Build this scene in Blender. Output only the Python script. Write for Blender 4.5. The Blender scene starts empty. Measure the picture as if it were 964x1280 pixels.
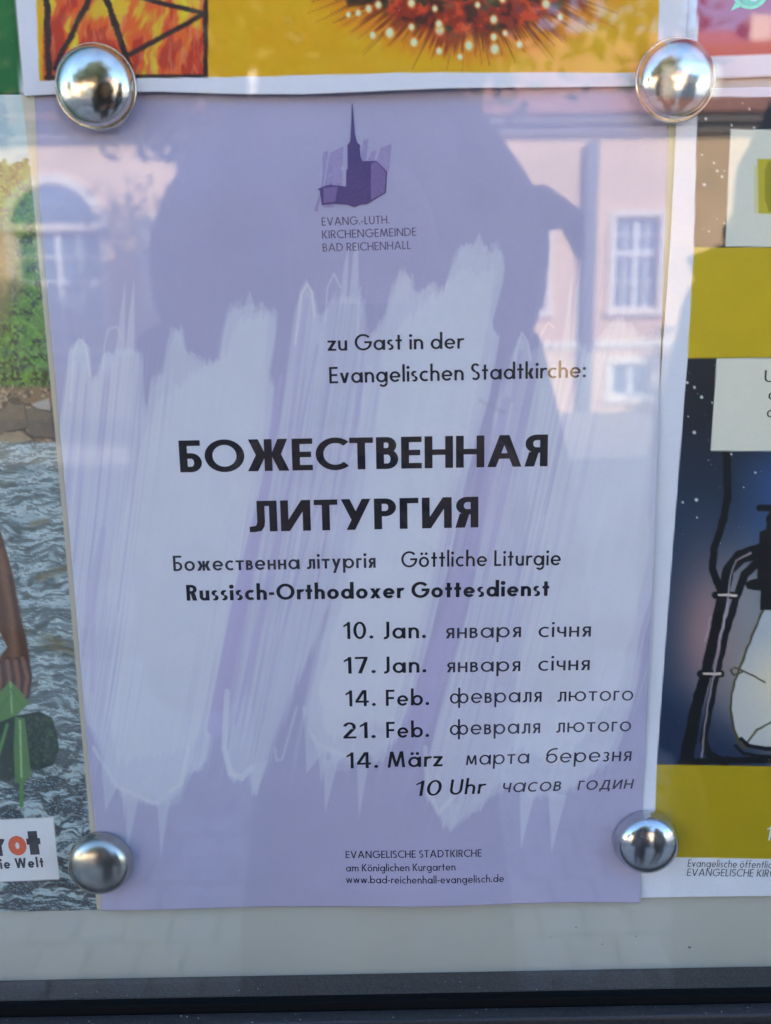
import bpy, bmesh, math, random
import numpy as np
from mathutils import Vector, Matrix

random.seed(7)
rng = np.random.default_rng(7)
sc = bpy.context.scene
col = sc.collection

# ------------------------------------------------------------------ camera
F = 1050.0                       # focal length in pixels of the 964 px wide frame
CAM = np.array([0.00601, -0.29635, 1.56689])
PITCH, YAW, ROLL = 0.19084, -0.00601, -0.01407


def cam_axes():
    cp, sp = math.cos(PITCH), math.sin(PITCH)
    f, u, x = np.array([0, cp, -sp]), np.array([0, sp, cp]), np.array([1.0, 0, 0])

    def rz(v):
        a = YAW
        return np.array([v[0]*math.cos(a)-v[1]*math.sin(a), v[0]*math.sin(a)+v[1]*math.cos(a), v[2]])
    f, u, x = rz(f), rz(u), rz(x)
    c, s = math.cos(ROLL), math.sin(ROLL)
    return x*c+u*s, -x*s+u*c, f


CX, CU, CF = cam_axes()
cd = bpy.data.cameras.new('camera')
cam = bpy.data.objects.new('camera', cd)
col.objects.link(cam)
cam.matrix_world = Matrix(((CX[0], CU[0], -CF[0], CAM[0]), (CX[1], CU[1], -CF[1], CAM[1]),
                           (CX[2], CU[2], -CF[2], CAM[2]), (0, 0, 0, 1)))
cd.sensor_fit = 'HORIZONTAL'
cd.sensor_width = 36
cd.lens = 36*F/964
cd.clip_start = 0.001
cd.clip_end = 3000
cd.dof.use_dof = True
cd.dof.focus_distance = 0.315
cd.dof.aperture_fstop = cd.lens/3.1
sc.camera = cam

# ------------------------------------------------------------------ sky, sun, exposure
SUN_EL, SUN_AZ = math.radians(31), math.radians(24)     # the sun stands behind the added wall at the back of the case
world = bpy.data.worlds.new('World')
sc.world = world
world.use_nodes = True
nt = world.node_tree
bg = nt.nodes['Background']
sky = nt.nodes.new('ShaderNodeTexSky')
sky.sky_type = 'NISHITA'
sky.sun_disc = False
sky.sun_elevation = SUN_EL
sky.sun_rotation = SUN_AZ
sky.air_density = 1.0
sky.dust_density = 0.3
sky.ozone_density = 3.0
bg.inputs['Strength'].default_value = 0.13
nt.links.new(sky.outputs[0], bg.inputs[0])
sd = bpy.data.lights.new('sun', 'SUN')
sd.energy = 3.9
sd.angle = math.radians(0.53)
sd.color = (1.0, 0.93, 0.82)
sun = bpy.data.objects.new('sun', sd)
col.objects.link(sun)
S = Vector((math.sin(SUN_AZ)*math.cos(SUN_EL), math.cos(SUN_AZ)*math.cos(SUN_EL), math.sin(SUN_EL)))
sun.rotation_euler = S.to_track_quat('Z', 'Y').to_euler()
sc.view_settings.view_transform = 'Standard'
sc.view_settings.look = 'None'
sc.view_settings.gamma = 1
sc.view_settings.exposure = 2.92
sc.cycles.use_denoising = True
try:
    sc.cycles.denoising_prefilter = 'ACCURATE'
    sc.cycles.denoising_input_passes = 'RGB_ALBEDO_NORMAL'
except Exception:
    pass
sc.cycles.max_bounces = 8
sc.cycles.transparent_max_bounces = 12
sc.cycles.sample_clamp_indirect = 6


# ------------------------------------------------------------------ helpers
def lin(c):
    c = np.asarray(c, float)/255.0
    return np.where(c <= 0.04045, c/12.92, ((c+0.055)/1.055)**2.4)


WHITE = np.array([0.455, 0.503, 0.665])     # how white paper of albedo 0.80 reads in this open shade


def alb(c):
    """print colour read off in the shade -> albedo"""
    return np.clip(lin(c)/WHITE*0.80, 0.004, 0.88)


def on_board(px, py, y=0.0):
    """a point of the photo's frame -> where its sight line meets the plane of the board (metres x, z)"""
    px, py = np.asarray(px, float), np.asarray(py, float)
    a, b = (px-482)/F, -(py-640)/F
    d = CF[:, None]+CX[:, None]*a.ravel()+CU[:, None]*b.ravel()
    t = (y-CAM[1])/d[1]
    P = CAM[:, None]+d*t
    return P[0].reshape(px.shape), P[2].reshape(px.shape)


def to_px(x, z, y=0.0):
    P = np.stack([np.asarray(x, float)-CAM[0], np.full(np.shape(x), y-CAM[1]), np.asarray(z, float)-CAM[2]])
    dd = np.tensordot(CF, P, 1)
    return 482+F*np.tensordot(CX, P, 1)/dd, 640-F*np.tensordot(CU, P, 1)/dd


def tag(o, label=None, cat=None, group=None, kind=None):
    if label: o['label'] = label
    if cat: o['category'] = cat
    if group: o['group'] = group
    if kind: o['kind'] = kind
    return o


def empty(name, loc, rz=0.0):
    o = bpy.data.objects.new(name, None)
    o.location = loc
    o.rotation_euler = (0, 0, rz)
    col.objects.link(o)
    return o


def link(name, me, m=None, parent=None, smooth=False):
    o = bpy.data.objects.new(name, me)
    if m is not None:
        me.materials.append(m)
    col.objects.link(o)
    if parent is not None:
        o.parent = parent
    if smooth:
        me.polygons.foreach_set('use_smooth', [True]*len(me.polygons))
    return o


class MB:
    """collects simple shapes into one mesh"""
    def __init__(s):
        s.v, s.f = [], []

    def box(s, x0, x1, y0, y1, z0, z1):
        n = len(s.v)
        s.v += [(x, y, z) for z in (z0, z1) for y in (y0, y1) for x in (x0, x1)]
        s.f += [tuple(n+i for i in q) for q in ((0, 2, 3, 1), (4, 5, 7, 6), (0, 1, 5, 4), (2, 6, 7, 3), (0, 4, 6, 2), (1, 3, 7, 5))]
        return s

    def prism(s, poly, y0, y1):
        """polygon in xz pulled from y0 to y1"""
        n, k = len(s.v), len(poly)
        s.v += [(x, y0, z) for x, z in poly]+[(x, y1, z) for x, z in poly]
        s.f += [tuple(n+i for i in range(k)), tuple(n+k+i for i in reversed(range(k)))]
        s.f += [(n+i, n+k+i, n+k+(i+1) % k, n+(i+1) % k) for i in range(k)]
        return s

    def tube(s, pts, rad, seg=8):
        n0 = len(s.v)
        pts = [Vector(p) for p in pts]
        for i, p in enumerate(pts):
            d = (pts[min(i+1, len(pts)-1)]-pts[max(i-1, 0)]).normalized()
            a = d.cross(Vector((0.13, 0.3, 0.94))).normalized()
            b = d.cross(a)
            r = rad[i] if isinstance(rad, (list, tuple)) else rad
            s.v += [tuple(p+(a*math.cos(2*math.pi*k/seg)+b*math.sin(2*math.pi*k/seg))*r) for k in range(seg)]
        for i in range(len(pts)-1):
            for k in range(seg):
                k2 = (k+1) % seg
                s.f.append((n0+i*seg+k, n0+i*seg+k2, n0+(i+1)*seg+k2, n0+(i+1)*seg+k))
        s.f.append(tuple(n0+k for k in reversed(range(seg))))
        s.f.append(tuple(n0+(len(pts)-1)*seg+k for k in range(seg)))
        return s

    def build(s, name, m, parent=None, bevel=0, smooth=False):
        me = bpy.data.meshes.new(name)
        me.from_pydata(s.v, [], s.f)
        me.update()
        bm = bmesh.new(); bm.from_mesh(me)
        bmesh.ops.recalc_face_normals(bm, faces=bm.faces)
        bm.to_mesh(me); bm.free()
        o = link(name, me, m, parent, smooth)
        if bevel:
            b = o.modifiers.new('bevel', 'BEVEL'); b.width = bevel; b.segments = 2; b.limit_method = 'ANGLE'
        return o


# ------------------------------------------------------------------ materials
def material(name, rgb, rough=0.6, metal=0.0, noise=None, bump=None, spec=0.5, coat=0):
    """noise = (scale, amount) colour variation; bump = (scale, distance, strength)"""
    m = bpy.data.materials.new(name)
    m.use_nodes = True
    t = m.node_tree
    p = t.nodes['Principled BSDF']
    p.inputs['Base Color'].default_value = (*rgb, 1)
    p.inputs['Roughness'].default_value = rough
    p.inputs['Metallic'].default_value = metal
    p.inputs['Specular IOR Level'].default_value = spec
    p.inputs['Coat Weight'].default_value = coat
    tc = t.nodes.new('ShaderNodeTexCoord')
    if noise:
        n = t.nodes.new('ShaderNodeTexNoise'); n.inputs['Scale'].default_value = noise[0]; n.inputs['Detail'].default_value = 6
        r = t.nodes.new('ShaderNodeMapRange'); r.inputs[1].default_value = 0.3; r.inputs[2].default_value = 0.7
        r.inputs[3].default_value = 1-noise[1]; r.inputs[4].default_value = 1+noise[1]
        x = t.nodes.new('ShaderNodeVectorMath'); x.operation = 'SCALE'
        x.inputs[0].default_value = rgb
        t.links.new(tc.outputs['Object'], n.inputs['Vector'])
        t.links.new(n.outputs['Fac'], r.inputs[0])
        t.links.new(r.outputs[0], x.inputs['Scale'])
        t.links.new(x.outputs[0], p.inputs['Base Color'])
    if bump:
        n = t.nodes.new('ShaderNodeTexNoise'); n.inputs['Scale'].default_value = bump[0]; n.inputs['Detail'].default_value = 8
        b = t.nodes.new('ShaderNodeBump'); b.inputs['Distance'].default_value = bump[1]; b.inputs['Strength'].default_value = bump[2]
        t.links.new(tc.outputs['Object'], n.inputs['Vector'])
        t.links.new(n.outputs['Fac'], b.inputs['Height'])
        t.links.new(b.outputs[0], p.inputs['Normal'])
    return m


def paper_material():
    """printed paper: the ink lies in the colour attribute, the fibre and weave come from noise"""
    m = bpy.data.materials.new('printed_paper')
    m.use_nodes = True
    t = m.node_tree
    p = t.nodes['Principled BSDF']
    p.inputs['Roughness'].default_value = 0.5
    p.inputs['Specular IOR Level'].default_value = 0.35
    a = t.nodes.new('ShaderNodeVertexColor'); a.layer_name = 'print'
    tc = t.nodes.new('ShaderNodeTexCoord')
    fac = []
    for sx, sz, am in ((5200, 500, 0.022), (500, 5200, 0.028), (60, 60, 0.012)):
        mp = t.nodes.new('ShaderNodeMapping'); mp.inputs['Scale'].default_value = (sx, 300, sz)
        n = t.nodes.new('ShaderNodeTexNoise'); n.inputs['Scale'].default_value = 1; n.inputs['Detail'].default_value = 2
        r = t.nodes.new('ShaderNodeMapRange'); r.inputs[1].default_value = 0.3; r.inputs[2].default_value = 0.7
        r.inputs[3].default_value = 1-am; r.inputs[4].default_value = 1+am
        t.links.new(tc.outputs['Object'], mp.inputs[0]); t.links.new(mp.outputs[0], n.inputs['Vector'])
        t.links.new(n.outputs['Fac'], r.inputs[0]); fac.append(r)
    v = a.outputs['Color']
    for r in fac:
        x = t.nodes.new('ShaderNodeVectorMath'); x.operation = 'SCALE'
        t.links.new(v, x.inputs[0]); t.links.new(r.outputs[0], x.inputs['Scale']); v = x.outputs[0]
    t.links.new(v, p.inputs['Base Color'])
    n = t.nodes.new('ShaderNodeTexNoise'); n.inputs['Scale'].default_value = 2600; n.inputs['Detail'].default_value = 3
    b = t.nodes.new('ShaderNodeBump'); b.inputs['Distance'].default_value = 0.00002; b.inputs['Strength'].default_value = 0.35
    t.links.new(tc.outputs['Object'], n.inputs['Vector']); t.links.new(n.outputs['Fac'], b.inputs['Height']); t.links.new(b.outputs[0], p.inputs['Normal'])
    return m


def glass_material(name, tint=(1, 1, 1), ior=1.52):
    """clear pane without caustics: straight-through transparency under a Fresnel mirror on each face"""
    m = bpy.data.materials.new(name)
    m.use_nodes = True
    t = m.node_tree
    t.nodes.clear()
    out = t.nodes.new('ShaderNodeOutputMaterial')
    mix = t.nodes.new('ShaderNodeMixShader')
    tr = t.nodes.new('ShaderNodeBsdfTransparent'); tr.inputs[0].default_value = (*tint, 1)
    gl = t.nodes.new('ShaderNodeBsdfGlossy'); gl.inputs['Roughness'].default_value = 0.0
    fr = t.nodes.new('ShaderNodeFresnel')
    geo = t.nodes.new('ShaderNodeNewGeometry')
    mr = t.nodes.new('ShaderNodeMapRange'); mr.inputs[3].default_value = ior; mr.inputs[4].default_value = 1/ior
    t.links.new(geo.outputs['Backfacing'], mr.inputs[0]); t.links.new(mr.outputs[0], fr.inputs['IOR'])
    t.links.new(fr.outputs[0], mix.inputs[0]); t.links.new(tr.outputs[0], mix.inputs[1]); t.links.new(gl.outputs[0], mix.inputs[2])
    t.links.new(mix.outputs[0], out.inputs[0])
    return m


M_PAPER = paper_material()


def ink(name, c, rough=0.42):
    return material(name, tuple(float(v) for v in alb(c)), rough, noise=(1500, 0.12), spec=0.4)


M_INK = ink('black_ink', (24, 24, 36))
M_INK_SOFT = ink('grey_ink', (40, 39, 56))
M_INK_PURPLE = ink('purple_grey_ink', (76, 72, 106))

# ------------------------------------------------------------------ noise for painting prints
_perm = rng.random((256, 256))


def vnoise(x, y):
    xi, yi = np.floor(x).astype(int), np.floor(y).astype(int)
    fx, fy = x-xi, y-yi
    fx, fy = fx*fx*(3-2*fx), fy*fy*(3-2*fy)
    a, b = _perm[xi % 256, yi % 256], _perm[(xi+1) % 256, yi % 256]
    c, d = _perm[xi % 256, (yi+1) % 256], _perm[(xi+1) % 256, (yi+1) % 256]
    return (a*(1-fx)+b*fx)*(1-fy)+(c*(1-fx)+d*fx)*fy


def fbm(x, y, o=4):
    s, a, n = 0, 0.5, 0
    for i in range(o):
        s = s+a*vnoise(x*2**i+17*i, y*2**i+31*i); n += a; a *= 0.5
    return s/n


def sstep(a, b, x):
    t = np.clip((x-a)/(b-a), 0, 1)
    return t*t*(3-2*t)


def in_poly(X, Y, pts, soft=1.0):
    """soft mask of a polygon: 1 inside"""
    inside = np.zeros(X.shape, bool)
    dist = np.full(X.shape, 1e9)
    n = len(pts)
    for i in range(n):
        x0, y0 = pts[i]; x1, y1 = pts[(i+1) % n]
        if y0 != y1:
            c = ((y0 > Y) != (y1 > Y)) & (X < (x1-x0)*(Y-y0)/(y1-y0)+x0)
            inside ^= c
        dx, dy = x1-x0, y1-y0
        t = np.clip(((X-x0)*dx+(Y-y0)*dy)/(dx*dx+dy*dy+1e-9), 0, 1)
        dist = np.minimum(dist, np.hypot(X-x0-t*dx, Y-y0-t*dy))
    sd = np.where(inside, dist, -dist)
    return sstep(-soft, soft, sd)


def line(X, Y, pts, w, soft=0.8):
    """soft mask of a thick polyline; w a width or one per point"""
    m = np.zeros(X.shape)
    ws = w if isinstance(w, (list, tuple)) else [w]*len(pts)
    for i in range(len(pts)-1):
        x0, y0 = pts[i]; x1, y1 = pts[i+1]
        dx, dy = x1-x0, y1-y0
        t = np.clip(((X-x0)*dx+(Y-y0)*dy)/(dx*dx+dy*dy+1e-9), 0, 1)
        d = np.hypot(X-x0-t*dx, Y-y0-t*dy)
        ww = (ws[i]+(ws[i+1]-ws[i])*t)/2
        m = np.maximum(m, 1-sstep(ww-soft, ww+soft, d))
    return m


def over(C, c, m):
    """lay colour c over C with mask m"""
    return C*(1-m[..., None])+np.asarray(c, float)*m[..., None]


# ------------------------------------------------------------------ sheets of paper
def sheet(name, top, bottom, disp, paint, step=0.0006, parent=None, y=0.0, fs=None, ft=None):
    """top and bottom edges as lists of board points (x, z), same direction; disp(x, z) lifts the paper off the board"""
    top, bottom = np.array(top, float), np.array(bottom, float)

    def edge(e, s):
        d = np.concatenate([[0], np.cumsum(np.hypot(*np.diff(e, axis=0).T))]); d /= d[-1]
        return np.interp(s, d, e[:, 0]), np.interp(s, d, e[:, 1])
    wid = math.dist(top[-1], top[0]); hei = math.dist(top[0], bottom[0])
    nx, nz = max(2, int(wid/step)), max(2, int(hei/step))
    def axis(n, fine):
        # fine = (a, b): the stretch of the edge that is in view gets the full density, the rest is coarse
        if not fine: return np.linspace(0, 1, n+1)
        a, b = fine
        return np.unique(np.concatenate([np.linspace(0, a, 1+int(a*n*.12)+2), np.linspace(a, b, int((b-a)*n)+2), np.linspace(b, 1, 1+int((1-b)*n*.12)+2)]).round(9))
    sa, ta = axis(nx, fs), axis(nz, ft)
    nx, nz = len(sa)-1, len(ta)-1
    s, t = np.meshgrid(sa, ta)
    tx, tz = edge(top, s); bx, bz = edge(bottom, s)
    X, Z = tx+(bx-tx)*t, tz+(bz-tz)*t
    Y = y-disp(X, Z)
    PX, PY = to_px(X, Z)
    C = alb(paint(PX, PY))
    n = (nx+1)*(nz+1)
    # the sheet's edge: a border ring folded back by the paper's thickness
    co = np.stack([X, Y, Z], -1).reshape(-1, 3)
    idx = np.arange(n).reshape(nz+1, nx+1)
    quads = np.stack([idx[:-1, :-1], idx[1:, :-1], idx[1:, 1:], idx[:-1, 1:]], -1).reshape(-1, 4)
    ring = np.concatenate([idx[0, :], idx[1:, -1], idx[-1, -2::-1], idx[-2:0:-1, 0]])
    back = co[ring]+np.array([0, 0.00014, 0])
    bi = n+np.arange(len(ring))
    rq = np.stack([ring, np.roll(ring, -1), np.roll(bi, -1), bi], -1)
    co = np.concatenate([co, back]); quads = np.concatenate([quads, rq])
    me = bpy.data.meshes.new(name)
    me.vertices.add(len(co)); me.vertices.foreach_set('co', co.ravel().astype(np.float32))
    me.loops.add(quads.size); me.loops.foreach_set('vertex_index', quads.ravel().astype(np.int32))
    me.polygons.add(len(quads))
    me.polygons.foreach_set('loop_start', (np.arange(len(quads))*4).astype(np.int32))
    me.polygons.foreach_set('loop_total', np.full(len(quads), 4, np.int32))
    me.update(calc_edges=True)
    ca = me.color_attributes.new('print', 'FLOAT_COLOR', 'POINT')
    Cf = C.reshape(-1, 3); Cf = np.concatenate([Cf, Cf[ring]*0+0.75])
    ca.data.foreach_set('color', np.concatenate([Cf, np.ones((len(Cf), 1))], 1).ravel().astype(np.float32))
    me.polygons.foreach_set('use_smooth', [True]*len(me.polygons))
    o = link(name, me, M_PAPER, parent)
    return o


# ------------------------------------------------------------------ a geometric sans drawn from strokes
XH, ASC, DSC = 0.64, 1.06, -0.29


def glyph(c, s, wide=1.0):
    """(list of shapes, advance width) for a stem width s; cap height 1"""
    h = s*0.88
    P = []
    r = XH/2

    def R(x0, y0, x1, y1): P.append([(x0, y0), (x1, y0), (x1, y1), (x0, y1)])
    def D(xb, yb, xt, yt, w): P.append([(xb, yb), (xb+w, yb), (xt+w, yt), (xt, yt)])
    def A(cx, cy, rx, ry, a0, a1, tx=None, ty=None):
        tx = s if tx is None else tx; ty = h if ty is None else ty
        n = max(4, int(abs(a1-a0)/14))
        for i in range(n):
            q = []
            for k, (ax, ay) in ((i, (rx, ry)), (i+1, (rx, ry)), (i+1, (rx-tx, ry-ty)), (i, (rx-tx, ry-ty))):
                a = math.radians(a0+(a1-a0)*k/n)
                q.append((cx+ax*math.cos(a), cy+ay*math.sin(a)))
            P.append(q)
    def bowl(x0, ya, yb, xr, side=1):
        ry = (yb-ya)/2; rx = min(ry, abs(xr-x0)*0.75)
        if side > 0:
            R(x0, yb-h, xr-rx, yb); R(x0, ya, xr-rx, ya+h); A(xr-rx, (ya+yb)/2, rx, ry, -90, 90)
        else:
            R(xr+rx, yb-h, x0, yb); R(xr+rx, ya, x0, ya+h); A(xr+rx, (ya+yb)/2, rx, ry, 90, 270)
    def dot(x, y, d=None):
        d = d or s*1.25
        P.append([(x+d/2*math.cos(math.radians(a)), y+d/2*math.sin(math.radians(a))) for a in range(0, 360, 36)])
    def hook(k):
        a = .2*k+(.002 if k < 1 else 0)
        P.append([(a, .32*k), (a+s, .32*k), (a+s*.93, .17*k), (a-.03*k, .20*k)])
        P.append([(a-.03*k, .20*k), (a+s*.93, .17*k), (a+s*.5, .02*k), (a-.10*k, h)])
        P.append([(a-.10*k, h), (a+s*.5, .02*k), (a-.06*k, -.012), (a-.2*k, -.012), (a-.2*k, h*.95)])
    w = 0.5
    low = {'а': 'a', 'е': 'e', 'о': 'o', 'с': 'c', 'р': 'p', 'і': 'i', 'у': 'y', 'х': 'x'}
    cap = {'О': 'O', 'Е': 'E', 'С': 'C', 'Т': 'T', 'В': 'B', 'Н': 'H', 'А': 'A', 'Р': 'P', 'М': 'M'}
    c = low.get(c, cap.get(c, c))
    if c == ' ': return [], 0.30
    # --- capitals
    if c == 'A': w = .80+.35*s; D(0, 0, w/2-s*.62, 1, s*1.12); D(w-s*1.12, 0, w/2-s*.5, 1, s*1.12); R(w*.22, .26, w*.78, .26+h)
    elif c == 'B': w = .50+.3*s; R(0, 0, s, 1); bowl(s, .50-h*.1, 1, w*.92); bowl(s, 0, .50+h*.7, w)
    elif c == 'C': w = .78; A(.5, .5, .5, .515, 47, 313)
    elif c == 'D': w = .74+.2*s; R(0, 0, s, 1); bowl(s, 0, 1, w)
    elif c == 'E': w = .46+.3*s; R(0, 0, s, 1); R(s, 1-h, w, 1); R(s, 0, w, h); R(s, .5-h/2, w*.93, .5+h/2)
    elif c == 'F': w = .44+.3*s; R(0, 0, s, 1); R(s, 1-h, w, 1); R(s, .48-h/2, w*.95, .48+h/2)
    elif c == 'G': w = .97; A(.5, .5, .5, .515, 40, 360); R(.56, .5-h/2, 1.0, .5+h/2)
    elif c == 'H': w = .66+.3*s; R(0, 0, s, 1); R(w-s, 0, w, 1); R(s, .5-h/2, w-s, .5+h/2)
    elif c == 'I': w = s; R(0, 0, s, 1)
    elif c == 'J': w = .34+.2*s; R(w-s, .16, w, 1); A(w-.26, .19, .26, .22, -100, 0)
    elif c == 'K': w = .58+.4*s; R(0, 0, s, 1); D(s*.95, .50, w-s*1.35, 1, s*1.3); D(w-s*1.35, 0, s*.95, .54, s*1.35)
    elif c == 'L': w = .40+.3*s; R(0, 0, s, 1); R(s, 0, w, h)
    elif c == 'M': w = .88+.3*s; D(0, 0, .12, 1, s); D(w-s, 0, w-s-.12, 1, s); D(w/2-s*.5, .05, .13, 1, s*1.05); D(w/2-s*.55, .05, w-s*1.05-.13, 1, s*1.05)
    elif c == 'N': w = .72+.3*s; R(0, 0, s, 1); R(w-s, 0, w, 1); D(w-s*1.15, 0, 0, 1, s*1.15)
    elif c == 'O': w = 1.0; A(.5, .5, .5, .515, 0, 360)
    elif c == 'P': w = .50+.3*s; R(0, 0, s, 1); bowl(s, .42, 1, w)
    elif c == 'R': w = .52+.35*s; R(0, 0, s, 1); bowl(s, .43, 1, w*.97); D(w-s*1.3, 0, w*.38, .46, s*1.25)
    elif c == 'S': w = .52; rr = .27; A(.26, .745, .26, .27, 30, 270); A(.26, .26, .26, .275, -145, 90)
    elif c == 'T': w = .54+.3*s; R(w/2-s/2, 0, w/2+s/2, 1-h); R(0, 1-h, w, 1)
    elif c == 'U': w = .62+.3*s; R(0, w/2, s, 1); R(w-s, w/2, w, 1); A(w/2, w/2, w/2, w/2+.01, 180, 360)
    elif c == 'V': w = .74+.35*s; D(w/2-s*.6, 0, 0, 1, s*1.12); D(w/2-s*.5, 0, w-s*1.12, 1, s*1.12)
    elif c == 'W': w = 1.12; D(w*.27-s*.5, 0, 0, 1, s*1.05); D(w*.27-s*.5, 0, w*.5-s*.5, 1, s*1.05); D(w*.73-s*.5, 0, w*.5-s*.5, 1, s*1.05); D(w*.73-s*.5, 0, w-s, 1, s*1.05)
    elif c == 'Б': w = .50+.3*s; R(0, 0, s, 1); R(s, 1-h, w*.95, 1); bowl(s, 0, .60, w)
    elif c == 'Г': w = .42+.3*s; R(0, 0, s, 1); R(s, 1-h, w, 1)
    elif c == 'Ж':
        w = .95+.5*s; m = w/2; R(m-s/2, 0, m+s/2, 1)
        D(0, 0, m-s*1.5, .54, s*1.3); D(m-s*1.5, .47, 0.03, 1, s*1.25); D(w-s*1.3, 0, m+s*.3, .54, s*1.3); D(m+s*.3, .47, w-s*1.25-.03, 1, s*1.25)
        R(m-s*.9, .5-h*.4, m+s*.9, .5+h*.4)
    elif c == 'Я': w = .52+.35*s; R(w-s, 0, w, 1); bowl(w-s, .43, 1, .02, -1); D(0, 0, w*.5-s*.9, .46, s*1.25)
    elif c == 'Л': w = .64+.35*s; R(w-s, 0, w, 1); R(.2, 1-h, w-s, 1); R(.2, .32, .2+s, 1-h); hook(1)
    elif c == 'И': w = .70+.3*s; R(0, 0, s, 1); R(w-s, 0, w, 1); D(0, 0, w-s*1.15, 1, s*1.15)
    elif c == 'У': w = .68+.35*s; D(.13, 0, w-s*1.1, 1, s*1.12); D(w/2-s*.62, .34, 0, 1, s*1.12)
    # --- figures
    elif c == '0': w = .62; A(.31, .5, .31, .515, 0, 360)
    elif c == '1': w = .26+s*.5; R(w-s, 0, w, 1); P.append([(0, .80), (w-s*.5, 1), (w-s*.5, 1-h*1.25), (0, .80-h*.9)])
    elif c == '2': w = .55; A(.27, .72, .27, .295, -28, 172); D(0, h, .33, .60, s*1.35); R(0, 0, w, h)
    elif c == '4': w = .62+.3*s; R(w*.62, 0, w*.62+s, 1); R(0, .22, w, .22+h); D(0, .22+h, w*.62-s*.4, 1, s*1.15)
    elif c == '7': w = .55; D(.12, 0, w-s*1.15, 1-h, s*1.15); R(0, 1-h, w, 1)
    # --- lower case
    elif c in 'abdpqgäaö' or c in ('ю', 'я', 'ф'):
        if c in 'aä': w = XH+.28*s; A(r+.0, r, r, r+.01, 0, 360); R(w-s, 0, w, XH)
        elif c == 'b': w = XH+.28*s; A(w-r, r, r, r+.01, 0, 360); R(0, 0, s, ASC)
        elif c == 'd': w = XH+.28*s; A(r, r, r, r+.01, 0, 360); R(w-s, 0, w, ASC)
        elif c == 'p': w = XH+.28*s; A(w-r, r, r, r+.01, 0, 360); R(0, DSC, s, XH)
        elif c == 'g': w = XH+.28*s; A(r, r, r, r+.01, 0, 360); R(w-s, -.02, w, XH); A(w-.27, -.04, .27, .25, -150, 0)
        elif c == 'ö': w = XH; A(r, r, r, r+.01, 0, 360)
        elif c == 'ю': w = XH+.22+s; R(0, 0, s, XH); R(s, r-h/2, .24+s, r+h/2); A(w-r, r, r, r+.01, 0, 360)
        elif c == 'я': w = .40+.3*s; R(w-s, 0, w, XH); bowl(w-s, .26, XH, .02, -1); D(0, 0, w*.5-s*.8, .28, s*1.25)
        elif c == 'ф': w = 1.04+.2*s; A(.285, r, .285, r+.01, 0, 360); A(w-.285, r, .285, r+.01, 0, 360); R(w/2-s/2, DSC, w/2+s/2, 1.0)
        if c in 'äö': dot(w/2-.14, XH+.20); dot(w/2+.14, XH+.20)
    elif c == 'c': w = .52; A(r, r, r, r+.01, 52, 308)
    elif c == 'e': w = XH; A(r, r, r, r+.01, 0, 322); R(s*.8, r-h*.45, XH-s*.3, r+h*.4)
    elif c == 'o': w = XH; A(r, r, r, r+.01, 0, 360)
    elif c == 'f': w = .32+.2*s; R(.08, 0, .08+s, .84); A(.08+.2, .84, .2, .22, 70, 180); R(0, XH-h, w, XH)
    elif c == 'h': w = .50+.3*s; R(0, 0, s, ASC); R(w-s, 0, w, .40); A(w/2, .38, w/2, XH-.37, 0, 180)
    elif c == 'n': w = .50+.3*s; R(0, 0, s, XH); R(w-s, 0, w, .38); A(w/2, .37, w/2, XH-.36, 0, 180)
    elif c == 'm': w = .84+.4*s; R(0, 0, s, XH); q = (w+s)/4; R(w/2-s/2, 0, w/2+s/2, .4); R(w-s, 0, w, .4); A(q, .39, q, XH-.38, 0, 180); A(w-q, .39, q, XH-.38, 0, 180)
    elif c == 'i': w = s; R(0, 0, s, XH); dot(s/2, XH+.22, s*1.35)
    elif c == 'k': w = .44+.4*s; R(0, 0, s, ASC); D(s, .30, w-s*1.4, XH, s*1.3); D(w-s*1.4, 0, s, .36, s*1.35)
    elif c == 'l': w = s; R(0, 0, s, ASC)
    elif c == 'r': w = .30+.25*s; R(0, 0, s, XH); A(.29, .36, .29, XH-.35, 62, 180)
    elif c == 's': w = .36+.1*s; A(w/2, .47, w/2, .18, 40, 270, s, h*.95); A(w/2, .17, w/2, .18, -140, 90, s, h*.95)
    elif c == 't': w = .34+.2*s; R(w/2-s/2, 0, w/2+s/2, .92); R(0, XH-h, w, XH)
    elif c in 'uü':
        w = .48+.3*s; R(0, .26, s, XH); R(w-s, 0, w, XH); A(w/2, .26, w/2, .27, 180, 360)
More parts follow.
